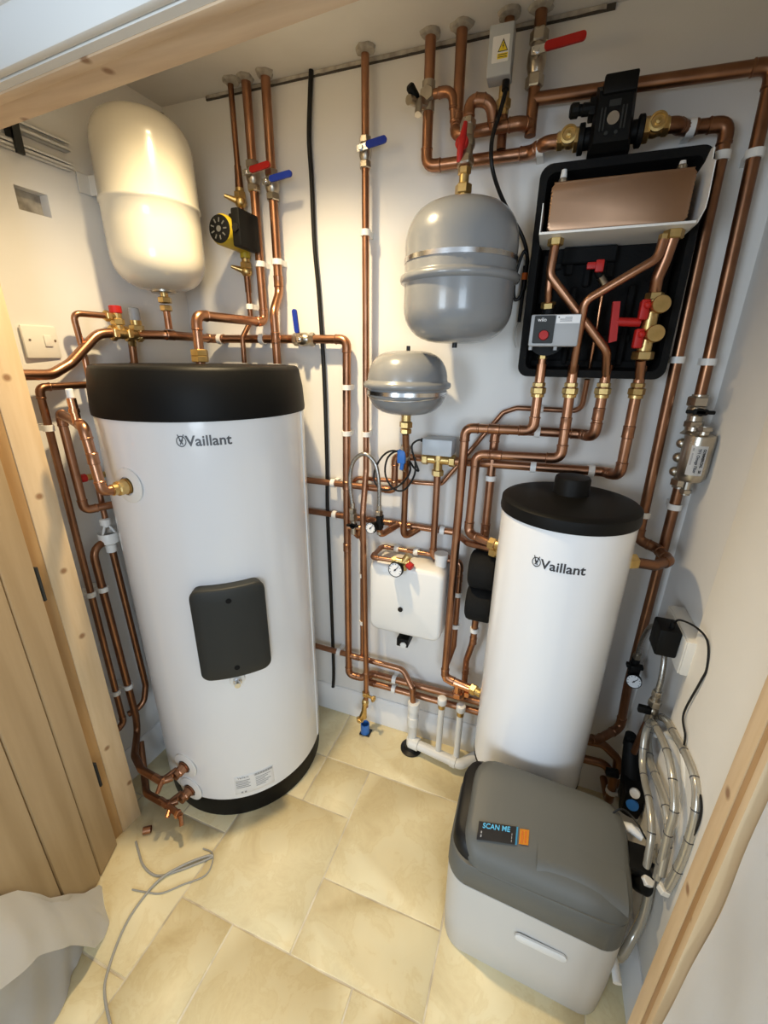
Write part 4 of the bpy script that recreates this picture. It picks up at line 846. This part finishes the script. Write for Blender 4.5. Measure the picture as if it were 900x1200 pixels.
# pump with grey control head
b = B(); b.lathe((-.012, -.050, 1.672), FR, [(.030, 0), (.043, .01), (.043, .055), (.050, .06), (.050, .075)], 28); b.cyl((-.016, -.09, 1.62), (-.018, -.12, 1.75), .018, n=16); ph = obj('pump_body', b, 'black_satin', st)
b = B(); b.box(-.057, .064, -.172, -.122, 1.645, 1.722, bev=.004); b.cyl((-.051, -.15, 1.645), (-.051, -.15, 1.636), .005, n=10); b.cyl((.012, -.15, 1.645), (.012, -.15, 1.636), .005, n=10); hd = obj('control_head', b, 'ctl_grey', ph)
fp = lambda u, v, w_: (u, -.1722-w_, v)
b = B(); b.prism(rrect(-.048, .003, 1.652, 1.719, .003, 2), fp, 0, .002); obj('dark_panel', b, 'dark_grey', ph)
b = B(); b.lathe((-.021, -.174, 1.672), FR, [(.013, 0), (.0125, .006), (.011, .012), (.003, .0125)], 12); obj('red_knob', b, 'red', ph, ang=25)
text('wilo', .013, lambda u, v, w_: fp(-.029+u, 1.709+v, .002+w_), 'panel_lettering', 'label', ph, bold=.01)
b = B(); b.prism([(.005, 1.700), (.062, 1.700), (.062, 1.720), (.005, 1.720)], fp, 0, .0008); obj('rating_label', b, 'label', ph)
b = B(); b.cyl((.011, -.1731, 1.7145), (.011, -.1735, 1.7145), .0018, n=10)
for k in range(3): b.prism([(.014+.012*(k > 1), 1.705+k*.004), (.043, 1.705+k*.004), (.043, 1.7065+k*.004), (.014+.012*(k > 1), 1.7065+k*.004)], fp, .0009, .0012)
obj('label_print', b, 'ink_grey', ph, kind='stuff')
for q, d, r_, L_ in (((-.020, -.125, 1.748), (-.05, -.25, 1), .019, .016), ((-.017, -.100, 1.622), Z, .013, .02), ((-.022, -.148, 1.888), Z, .019, .018), ((.233, -.148, 1.887), Z, .022, .020), ((.212, -.16, 1.880), Z, .011, .014)):
    b = B(); nut(b, q, d, r_, L_); obj('station_nut', b, 'brass', st, ang=25)
def spipe(pts, r, R=.03, m='copper'): obj('station_pipe', B().tube(fillet(pts, R)[0], r, 14), m, st)
spipe([(-.022, -.148, 1.885), (-.026, -.150, 1.815), (.140, -.128, 1.635), (.153, -.092, 1.57)], .0112)
spipe([(-.026, -.150, 1.84), (-.024, -.142, 1.78), (-.020, -.126, 1.745)], .0095)
spipe([(-.017, -.100, 1.63), (-.017, -.100, 1.57)], .0112)
spipe([(.212, -.160, 1.876), (.208, -.160, 1.838), (.066, -.160, 1.752), (.066, -.115, 1.60), (.067, -.10, 1.57)], .0105)
spipe([(.233, -.148, 1.885), (.228, -.142, 1.84), (.220, -.135, 1.80), (.224, -.120, 1.765)], .0140)
spipe([(.226, -.115, 1.615), (.234, -.095, 1.57)], .0125)
spipe([(.080, -.095, 1.835), (.108, -.090, 1.800), (.110, -.080, 1.70), (.112, -.045, 1.57)], .0045, m='copper_new')
b = B(); b.cyl((.225, -.120, 1.768), (.227, -.118, 1.615), .0175, n=18); nut(b, (.225, -.12, 1.762), Z, .021, .018); nut(b, (.227, -.118, 1.625), Z, .026, .022); b.cyl((.227, -.118, 1.64), (.227, -.118, 1.665), .015, n=16)
for z in (1.738, 1.675): b.cyl((.226, -.118, z), (.230, -.150, z), .014, n=16)
mf = obj('manifold', b, 'brass', st, ang=25)
for z, x in ((1.740, .236), (1.675, .237)):
    b = B(); b.lathe((x-.001, -.145, z), (.12, -1, .08), [(.012, 0), (.019, .003), (.0205, .006), (.0205, .016), (.019, .018), (.001, .0185)], 28); obj('brass_knob', b, 'brass', mf)
b = B(); b.tube([(.150, -.125, 1.706), (.205, -.128, 1.703)], .0105, 14)
b.loft([rr_ for rr_ in [[(x+dx, y, z) for x, z in ((.134, 1.752), (.150, 1.752), (.158, 1.66), (.140, 1.655))] for y, dx in ((-.112, 0), (-.135, 0))]])
for z in (1.738, 1.672): b.box(.196, .216, -.150, -.115, z-.03, z+.016, bev=.004); b.sphere((.210, -.150, z+.002), .009)
obj('red_handle', b, 'red', mf, ang=30)
b = B(); b.cyl((.112, -.09, 1.795), (.096, -.10, 1.815), .010, n=14); ck = obj('purge_cock', b, 'nickel', st)
obj('cock_stem', B().cyl((.098, -.098, 1.812), (.084, -.108, 1.832), .0095, n=12), 'black_satin', ck)
b = B(); b.box(.060, .098, -.118, -.106, 1.830, 1.846, bev=.003); b.box(.08, .1, -.122, -.102, 1.822, 1.850, bev=.003); obj('cock_wing', b, 'red', ck)

# ================================================================== STEEL FILTER IN THE RIGHT CORNER
ft = thing('magnetic_filter', (.40, -.07, 1.27), 'nickel canister filter with black butterfly handle in the right corner', 'filter')
b = B(); nut(b, (.394, -.050, 1.512), Z, .027, .026); b.cyl((.394, -.05, 1.53), (.396, -.05, 1.44), .019, n=18); b.sphere((.395, -.05, 1.488), .024); nut(b, (.396, -.052, 1.452), Z, .024, .018)
b.lathe((.397, -.055, 1.455), -Z, [(.016, 0), (.021, .010), (.021, .02), (.03, .03)], 20); nut(b, (.400, -.055, 1.288), Z, .025, .022); nut(b, (.412, -.075, 1.268), Z, .015, .012); b.cyl((.412, -.075, 1.30), (.412, -.075, 1.258), .011, n=14); b.cyl((.412, -.095, 1.425), (.412, -.095, 1.452), .012, n=14); nut(b, (.412, -.095, 1.445), Z, .017, .012)
b.cyl((.402, -.05, 1.43), (.402, -.05, 1.27), .020, n=18)
obj('valve_body', b, 'nickel', ft, ang=25)
b = B(); b.lathe((.410, -.085, 1.430), -Z, [(.028, 0), (.0345, .004), (.036, .014), (.036, .10), (.034, .118), (.028, .128)], 36)
for z in (1.40, 1.36, 1.32): b.sphere((.376, -.065, z), .014)
can = obj('canister', b, 'nickel', ft)
b = B(); b.box(.362, .428, -.088, -.078, 1.482, 1.492, bev=.003); b.cyl((.395, -.05, 1.487), (.395, -.09, 1.487), .010, n=14); b.box(.378, .412, -.09, -.076, 1.479, 1.495, bev=.004); obj('butterfly_handle', b, 'black_satin', ft)
fcan = lambda u, v, w_: (.410+(.0362+w_)*math.cos(-1.72+v/.036), -.085+(.0362+w_)*math.sin(-1.72+v/.036), 1.364-u)
b = B()
rg = [[fcan(-.040+.080*i/6, -.019+.038*j/6, .0004) for j in range(7)] for i in range(7)]
b.sheet(rg, .0004); lb = obj('filter_label', b, 'label', can, ang=80)
text('TF1 Omega Filter', .0092, lambda u, v, w_: fcan(u, v-.000, .0006+w_), 'label_lettering', 'ink', lb, bold=.012)
text('COMMERCIAL   28', .0080, lambda u, v, w_: fcan(u, v+.0115, .0006+w_), 'label_lettering', 'ink', lb, bold=.03)
b = B()
for k, (u0, u1) in enumerate(((-.034, -.026), (-.02, .012))): b.prism([(u0, -.0145), (u1, -.0145), (u1, -.011), (u0, -.011)], fcan, .0006, .001)
obj('label_print', b, 'label_grey', lb, kind='stuff')

# ================================================================== RIGHT WALL: SOCKET, LEADS, HOSES
b = B(); b.box(.412, .4505, -.372, -.190, .866, .966, bev=.005); sk = obj('socket_outlet', b, 'socket', label='white double socket box on the right wall behind the black plug-in adapter', cat='socket')
b = B(); b.box(.4085, .4125, -.369, -.193, .869, .963, bev=.0015); obj('face_plate', b, 'socket', sk)
b = B(); b.box(.358, .4085, -.342, -.272, .890, .968, bev=.006); b.cyl((.388, -.32, .967), (.388, -.32, .985), .007, n=12); ad = obj('power_adapter', b, 'black_satin', label='black plug-in power adapter in the right wall socket', cat='adapter')
obj('adapter_lead', B().tube(spline([(.390, -.320, .983), (.395, -.335, 1.002), (.412, -.385, 1.018), (.424, -.430, 1.012), (.428, -.455, .960), (.426, -.452, .915), (.424, -.430, .80), (.424, -.470, .770), (.426, -.485, .735), (.426, -.550, .742), (.427, -.605, .735), (.427, -.628, .70), (.425, -.630, .62)], 8), .0025, 8), 'black_rubber', ad)
lg = thing('drain_gauge', (.40, -.08, .62), 'small white gauge on a black valve low on the right corner pipe', 'gauge')
b = B(); b.cyl((.400, -.075, .700), (.400, -.075, .62), .013, n=14); b.box(.375, .425, -.09, -.07, .655, .668, bev=.003); b.box(.385, .415, -.10, -.065, .635, .672, bev=.004); obj('valve_body', b, 'black_satin', lg)
gauge(lg, (.398, -.118, .628), (-.25, -1, .25), .023)
hl = thing('filling_loop', (.40, -.2, .70), 'braided hose arching behind the black adapter from the low gauge to a nickel valve', 'hose', 'braided filling loops')
obj('braided_hose', B().tube(spline([(.400, -.078, .70), (.400, -.088, .77), (.401, -.125, .845), (.402, -.200, .885), (.404, -.27, .86), (.404, -.300, .80), (.403, -.305, .74)], 8), .0075, 12), 'braid', hl)
obj('hose_nut', B().cyl((.400, -.078, .691), (.400, -.078, .709), .013, n=6), 'nickel', hl, ang=25)
b = B(); nut(b, (.403, -.305, .745), Z, .013, .018); nut(b, (.403, -.308, .715), Z, .017, .022); b.cyl((.403, -.305, .74), (.402, -.300, .64), .011, n=14); b.sphere((.403, -.308, .69), .015); obj('check_valve', b, 'nickel', hl, ang=25)
b = B(); b.box(.365, .398, -.322, -.308, .680, .702, bev=.003); obj('valve_lever', b, 'black_satin', hl)
b = B(); b.tube([(.402, -.30, .65), (.398, -.29, .56), (.396, -.285, .50)], .009, 12); obj('tail_pipe', b, 'copper_dark', hl)
bv = thing('bypass_valve', (.41, -.30, .33), 'black plastic bypass valve with one white and one blue knob beside the softener', 'valve')
b = B(); b.tube([(.400, -.235, .49), (.402, -.262, .455), (.405, -.300, .41), (.405, -.335, .385), (.40, -.36, .34)], [.022, .026, .030, .034, .026], 14); b.cyl((.395, -.228, .47), (.395, -.228, .512), .016, n=14); b.cyl((.37, -.285, .40), (.345, -.275, .385), .014, n=12); b.box(.375, .430, -.37, -.30, .345, .43, bev=.01); obj('valve_body', b, 'black_satin', bv)
b = B(); b.lathe((.400, -.362, .430), (-.3, -1, .5), [(.012, 0), (.014, .003), (.013, .010), (.008, .011)], 18); obj('white_knob', b, 'white_plastic', bv)
b = B(); b.lathe((.400, -.368, .392), (-.3, -1, .4), [(.015, 0), (.017, .003), (.016, .010), (.009, .011)], 18); obj('blue_knob', b, 'blue_light', bv)
b = B(); nut(b, (.392, -.27, .455), (-.6, -1, .2), .012, .014); obj('inlet_nut', b, 'brass', bv, ang=25)
def hose(label, pts, r=.0098):
    o = obj('flexible_hose', B().tube(spline(pts, 8), r, 14), 'clear', label=label, cat='hose', group='clear softener hoses')
    sp_ = spline(pts, 8); b = B()
    for k in range(6, len(sp_)-4, 9):
        d = (sp_[k+1]-sp_[k-1]).normalized(); b.lathe(sp_[k]-d*.001, d, [(r, 0), (r+.0008, .0005), (r+.0008, .0022), (r, .0026)], 14, cap=False)
    obj('marker_ring', b, 'ink', o, kind='stuff'); 
    b = B()
    for a in range(3):
        q = [p + V((.0, 0, 0)) for p in sp_]
    b.tube(sp_, r*.55, 8); obj('inner_bore', b, 'braid', o); return o
hose('outer clear reinforced hose looped beside the right door lining', [(.418, -.628, .470), (.424, -.628, .56), (.424, -.625, .640), (.424, -.612, .705), (.424, -.575, .745), (.424, -.508, .745), (.424, -.438, .727), (.424, -.357, .705), (.424, -.299, .664), (.424, -.268, .62), (.420, -.285, .575), (.414, -.35, .560), (.412, -.416, .572), (.410, -.516, .592), (.408, -.579, .572), (.404, -.612, .480)])
hose('inner clear reinforced hose looped inside the outer one', [(.402, -.606, .455), (.402, -.60, .52), (.400, -.592, .60), (.400, -.585, .655), (.398, -.548, .695), (.398, -.49, .712), (.396, -.417, .706), (.396, -.345, .680), (.396, -.325, .625), (.394, -.36, .560), (.392, -.42, .545), (.390, -.483, .550), (.388, -.55, .525), (.386, -.585, .445)], .0092)
obj('waste_hose', B().tube(spline([(.440-.008, -.30, .60), (.430, -.40, .70), (.432, -.47, .715), (.432, -.53, .66), (.431, -.555, .56), (.430, -.55, .44)], 8), .0085, 12), 'waste', label='white corrugated waste hose hanging on the right wall behind the clear hoses', cat='hose')
# ================================================================== WATER SOFTENER
sf = thing('water_softener', (.125, -.555, 0), 'grey water softener cabinet with dark lid on the floor', 'appliance')
def outl(dx0, dx1, dy0, dy1, r=.055, n=7, bow=.012, rb=.055):
    x0, x1, y0, y1 = -.083+dx0, .352-dx1, -.685+dy0, -.425-dy1; o = []
    for cx, cy, rr, a in ((x1-rb, y1-rb, rb, 0), (x0+rb, y1-rb, rb, 90), (x0+r, y0+r, r, 180), (x1-r, y0+r, r, 270)):
        o += [(cx + rr*math.cos(math.radians(a+90*k/n)), cy + rr*math.sin(math.radians(a+90*k/n))) for k in range(n+1)]
    return [(x, y-(bow*(1-((x-.135)/.22)**2) if y < -.56 else 0)-.055*(x+.083)) for x, y in o]
def zt(x, y): # lid height: rises to the back, rolls over at the front crest
    y += .055*(x+.083); f = max(0, min(1, (y+.690)/.265)); return .400 + .030*min(1, f/.16)**.5 + .068*f - .03*max(0, (f-.85)/.15)**2
def ringz(o, zf): return [(x, y, zf(x, y)) for x, y in o]
b = B(); b.loft([ringz(outl(.010, .008, .008, .01), lambda x, y: .0), ringz(outl(.006, .004, .004, .004), lambda x, y: .006), ringz(outl(.002, .0, .002, 0), lambda x, y: .12), ringz(outl(0, 0, 0, 0), lambda x, y: .299), ringz(outl(.003, .003, .003, .003), lambda x, y: .301)]); cab = obj('cabinet', b, 'soft_light', sf, ang=50)
b = B(); b.loft([ringz(outl(.002, .002, .002, .002), lambda x, y: .3015), ringz(outl(-.001, -.001, -.001, 0), lambda x, y: .304), ringz(outl(.0, .0, .0, 0), lambda x, y: .372+.02*max(0, (x+.083)/.435)), ringz(outl(.006, .003, .003, .002), lambda x, y: .378+.02*max(0, (x+.083)/.435))]); obj('collar', b, 'soft_dark', sf, ang=50)
b = B(); b.loft([ringz(outl(.005, .02, .010, .006, rb=.08), lambda x, y: .370), ringz(outl(.008, .02, .014, .008, rb=.08), lambda x, y: zt(x, y)-.022), ringz(outl(.016, .03, .03, .02, rb=.08), lambda x, y: zt(x, y)-.014)]); obj('gasket', b, 'black_rubber', sf, ang=50)
b = B(); lv = []
for dx0, dxr, dyf, dyb, dz in ((.036, .001, .002, .001, None), (.035, .001, .003, .001, -.030), (.037, .003, .007, .003, -.012), (.043, .010, .018, .010, -.003), (.054, .022, .035, .022, 0.0), (.095, .07, .075, .06, .002), (.15, .14, .10, .09, .0025)):
    o = outl(dx0, dxr, dyf, dyb, .05 if dx0 < .06 else .03, rb=.08 if dx0 < .06 else .03); lv.append(ringz(o, (lambda x, y: .374+.02*max(0, (x+.083)/.435)) if dz is None else (lambda x, y, dz=dz: zt(x, y)+dz)))
b.loft(lv); lid = obj('lid', b, 'soft_dark', sf, ang=60)
# raised sweep across the lid
b = B(); rows = []
for i in range(25):
    x = .135+.20*i/24; t = i/24
    yc = -.664-.020*t*t+.010*math.sin(t*PI)
    rows.append([(x, yc-.012, zt(x, yc-.012)-.002), (x, yc-.004, zt(x, yc)+.004), (x, yc+.010, zt(x, yc+.01)+.0055), (x, yc+.09*(1-.3*t), zt(x, yc+.09*(1-.3*t))+.0008)])
b.sheet(rows); obj('lid_sweep', b, 'soft_dark', lid, ang=80)
fl_ = lambda u, v, w_: (u, v+.17*(u+.014), zt(u, v+.17*(u+.014))+.0035+w_)
def lsheet(x0, x1, y0, y1, off, name, m, par, skew=0):
    b = B(); b.sheet([[fl_(x0+(x1-x0)*i/6, y0+(y1-y0)*j/5+skew*i/6, off) for j in range(6)] for i in range(7)], .0005); return obj(name, b, m, par, ang=80)
ls = lsheet(-.014, .080, -.661, -.621, .0012, 'scan_label', 'ink', lid)
text('SCAN ME', .0165, lambda u, v, w_: fl_(.031+u, -.631+v, .002+w_), 'label_lettering', 'cyan', ls, bold=.012)
lsheet(.0805, .0845, -.661, -.621, .0014, 'blue_edge', 'cyan', ls)
b = B()
for k in range(2): b.prism([(-.006, -.656+k*.008), (-.003, -.656+k*.008), (-.003, -.651+k*.008), (-.006, -.651+k*.008)], fl_, .0018, .0022)
for k in range(3): b.prism([(.070, -.657+k*.007), (.0715, -.657+k*.007), (.0715, -.652+k*.007), (.070, -.652+k*.007)], fl_, .0018, .0022)
obj('label_print', b, 'label_grey', ls, kind='stuff')
ol = lsheet(.089, .112, -.658, -.624, .0014, 'orange_label', 'orange', lid)
b = B()
for x in (.096, .104): b.prism([(x-.0013, -.655), (x+.0013, -.655), (x+.0013, -.629), (x-.0013, -.629)], fl_, .002, .0024)
obj('label_print', b, 'orange_ink', ol, kind='stuff')
b = B(); fh = lambda u, v, w_: (u, -.685-.012*(1-((u-.135)/.22)**2)-.055*(u+.083)-w_, v)
op = rrect(.112, .236, .196, .222, .0125, 6)
b.loft([[fh(u, v, -.004) for u, v in op], [fh(u, v, .001) for u, v in op], [fh(.174+(u-.174)*.97, .209+(v-.209)*.85, .0022) for u, v in op]]); obj('handle_recess', b, 'primer', sf, ang=50)
b = B(); b.tube(fillet([(.318, -.640, .190), (.352, -.655, .190), (.356, -.700, .182)], .015)[0], .010, 14); b.lathe((.331, -.646, .19), X, [(.017, 0), (.017, .005), (.012, .007)], 18); ov = obj('overflow_elbow', b, 'white_plastic', sf)
obj('overflow_hose', B().tube(spline([(.345, -.650, .190), (.372, -.640, .18), (.402, -.600, .22), (.412, -.585, .30), (.410, -.56, .40), (.41, -.52, .46)], 8), .011, 14), 'clear', ov)
b = B(); b.cyl((.325, -.560, .415), (.405, -.585, .440), .019, n=16); b.lathe((.372, -.59, .40), (.5, -.5, .55), [(.020, 0), (.022, .003), (.022, .03), (.018, .033)], 16); b.box(.335, .40, -.60, -.53, .425, .452, bev=.006); hv = obj('control_valve', b, 'black_satin', sf)
b = B(); nut(b, (.388, -.602, .432), (.3, -.4, 1), .0145, .018); obj('hose_nut', b, 'socket', hv, ang=25)
b = B(); nut(b, (.414, -.625, .455), (.1, -.1, 1), .0145, .018); obj('hose_nut', b, 'socket', hv, ang=25)
b = B(); b.tube(spline([(.31, -.50, .475), (.335, -.49, .50), (.36, -.52, .512), (.38, -.55, .50), (.40, -.56, .485)], 6), .0025, 8); obj('power_lead', b, 'black_rubber', sf)
b = B(); b.tube([(.335, -.50, .452), (.362, -.505, .462), (.388, -.515, .458)], .012, 14); obj('hose_tail', b, 'white_plastic', sf)

# ================================================================== LEFT WALL FITTINGS
T = Matrix.Translation((xl(-.56), -.562, 1.64)) @ Matrix.Rotation(math.radians(2.3), 4, 'Z')
b = B(); b.box(.0008, .0095, -.050, .046, -.044, .043, bev=.004, T=T); sw = obj('light_switch', b, 'socket', label='white single switch plate on the left wall', cat='switch', group='switch plates')
b = B(); b.box(.0092, .0135, .004, .026, -.012, .018, bev=.002, T=T); obj('rocker', b, 'socket', sw)
b = B()
for y in (-.034, .036): b.cyl(T @ V((.0088, y, .004)), T @ V((.0102, y, .004)), .0035, n=12)
obj('plate_screw', b, 'nickel', sw)
T2 = Matrix.Translation((xl(-.675), -.672, 1.64)) @ Matrix.Rotation(math.radians(2.3), 4, 'Z')
b = B(); b.box(.0008, .0095, -.046, .046, -.044, .043, bev=.004, T=T2); sw2 = obj('light_switch', b, 'socket', label='second switch plate, mostly hidden behind the left door lining', cat='switch', group='switch plates')
b = B(); b.cyl(T2 @ V((.0088, .036, .004)), T2 @ V((.0102, .036, .004)), .0035, n=12); obj('plate_screw', b, 'nickel', sw2)
rl = thing('mounting_rail', (xl(-.55), -.55, 2.10), 'pale metal mounting rail high on the left wall reaching the white vessel', 'rail')
for z0, z1 in ((2.142, 2.168), (2.098, 2.118)):
    b = B(); Tr = Matrix.Translation((xl(-.56), -.56, 0)) @ Matrix.Rotation(math.atan(-.041), 4, 'Z')
    b.box(.001, .004, -.17, .185, z0, z1, T=Tr); b.box(.001, .024, -.17, .185, z0, z0+.003, T=Tr); b.box(.001, .024, -.17, .185, z1-.003, z1, T=Tr); b.box(.021, .024, -.17, .185, z0, z0+.008, T=Tr); b.box(.021, .024, -.17, .185, z1-.008, z1, T=Tr); obj('rail_channel', b, 'primer', rl, ang=20)
b = B(); Tr = Matrix.Translation((xl(-.515), -.515, 0)); b.box(.024, .034, -.012, .008, 2.088, 2.165, bev=.002, T=Tr); b.box(.002, .032, -.012, .0, 2.118, 2.142, T=Tr); b.box(.024, .032, -.04, .0, 2.140, 2.158, bev=.002, T=Tr); obj('rail_clamp', b, 'dark_grey', rl)

# ================================================================== ON THE FLOOR
b = B(); Tf = Matrix.Translation((-1.134, -.764, 0)) @ Matrix.Rotation(math.radians(35), 4, 'Z')
b.lathe((0, 0, 0), X, [(.011, 0), (.0125, .0), (.0125, .026), (.011, .026), (.011, 0)], 18, cap=False)
bmesh.ops.transform(b.bm, matrix=Matrix.Translation((-1.140, -.768, .0128)) @ Matrix.Rotation(math.radians(35), 4, 'Z'), verts=b.bm.verts[:])
obj('copper_offcut', b, 'copper', label='small copper pipe offcut lying on the floor by the left door lining', cat='offcut')
fw = obj('grey_flex', B().tube(spline([(-1.140, -.800, .004), (-1.105, -.820, .004), (-1.049, -.848, .004), (-.985, -.853, .004), (-.933, -.818, .004), (-.868, -.758, .004), (-.858, -.742, .006), (-.880, -.757, .009), (-.925, -.800, .010), (-.966, -.858, .009), (-.978, -.925, .004), (-.967, -.994, .004), (-.930, -1.070, .004), (-.892, -1.112, .004), (-.80, -1.16, .004)], 8), .0036, 8), 'wire', label='loose grey flex curling across the floor in front of the tall cylinder', cat='cable', group='loose flexes on the floor')
obj('grey_flex', B().tube(spline([(-.905, -.735, .003), (-.865, -.735, .003), (-.842, -.765, .003), (-.842, -.80, .003), (-.888, -.842, .003), (-.935, -.885, .003), (-.985, -.90, .003), (-1.03, -.91, .003)], 8), .0024, 8), 'wire', label='thinner grey flex making a small arc on the floor beside the loose one', cat='cable', group='loose flexes on the floor')
# protective film round the foot of the left door, and on the right door
def fdoor(T, s, z, o): return T @ V((s, o, z))
random.seed(11)
def crinkle(s, z, k): return .010*math.sin(17*s+9*z+k)+.007*math.sin(41*s-23*z+2*k)+.004*math.sin(70*s+50*z+k)
def interp(tab, x):
    for (x0, y0), (x1, y1) in zip(tab, tab[1:]):
        if x <= x1: return y0+(y1-y0)*(x-x0)/(x1-x0)
    return tab[-1][1]
FTOP = [(.155, .008), (.21, .068), (.25, .143), (.31, .236), (.336, .303), (.364, .372), (.402, .421), (.449, .481), (.60, .60), (.76, .64)]
FLOW = [(.155, .0), (.29, .004), (.324, .030), (.383, .176), (.451, .287), (.60, .40), (.76, .42)]
b = B(); g = []
for i in range(61):
    s = .160+.595*i/60; top = interp(FTOP, s)-.006
    g.append([fdoor(TL, s-.006*math.sin(j/18*9), .003+(top-.003)*j/18, .006+.045*min(1, (s-.15)/.2)*(1-j/18)+abs(crinkle(s*.6, (top*j/18)*.6, 0))*1.0*min(1, (s-.14)/.12)) for j in range(19)])
b.sheet(g, .0006); pf = obj('protective_film', b, 'film', label='crumpled white protective film around the foot of the left door', cat='film', group='protective films on the doors')
b = B(); g = []
for i in range(61):
    s = .157+.595*i/60; top = interp(FTOP, s); z0 = min(interp(FLOW, s), top-.004)
    row = []
    for j in range(15):
        t = j/14; z = z0+(top-z0)*t; k = min(1, (s-.15)/.10)
        row.append(fdoor(TL, s, max(z, .002), .012+k*(.085*(1-t)**.9+.018*math.sin(t*PI)*math.sin(9*s+1)**2+crinkle(s*.6, z*.6, 3)*.7)))
    g.append(row)
b.sheet(g, .0006); obj('film_fold', b, 'film', pf)
b = B(); g = []
for i in range(51):
    s = .006+.74*i/50
    row = []
    for j in range(61):
        z = .01+1.75*j/60; row.append(fdoor(TR, s, z, .004+.006*(1+math.sin(9*s+4*z))*.5+.35*crinkle(s*.8, z*.5, 1)+.004))
    g.append(row)
b.sheet(g, .0006); obj('protective_film', b, 'film', label='white protective film hanging over the right door', cat='film', group='protective films on the doors')
# ================================================================== CEILING LAMP (above the frame)
cl = thing('ceiling_lamp', (-.74, -.51, 2.392), 'round recessed downlight with white trim ring in the ceiling', 'lamp')
b = B(); b.lathe((-.74, -.51, CEIL), -Z, [(.047, 0), (.046, .004), (.036, .006), (.034, .001)], 32, cap=False); obj('trim_ring', b, 'white_plastic', cl)
m = bpy.data.materials.new('lamp_glow'); m.use_nodes = True; e = m.node_tree.nodes['Principled BSDF']
e.inputs['Emission Color'].default_value = (1, .76, .46, 1); e.inputs['Emission Strength'].default_value = 30; M['bulb'] = m
b = B(); b.cyl((-.74, -.51, 2.3995), (-.74, -.51, 2.3975), .033, n=24); obj('lamp_lens', b, 'bulb', cl)
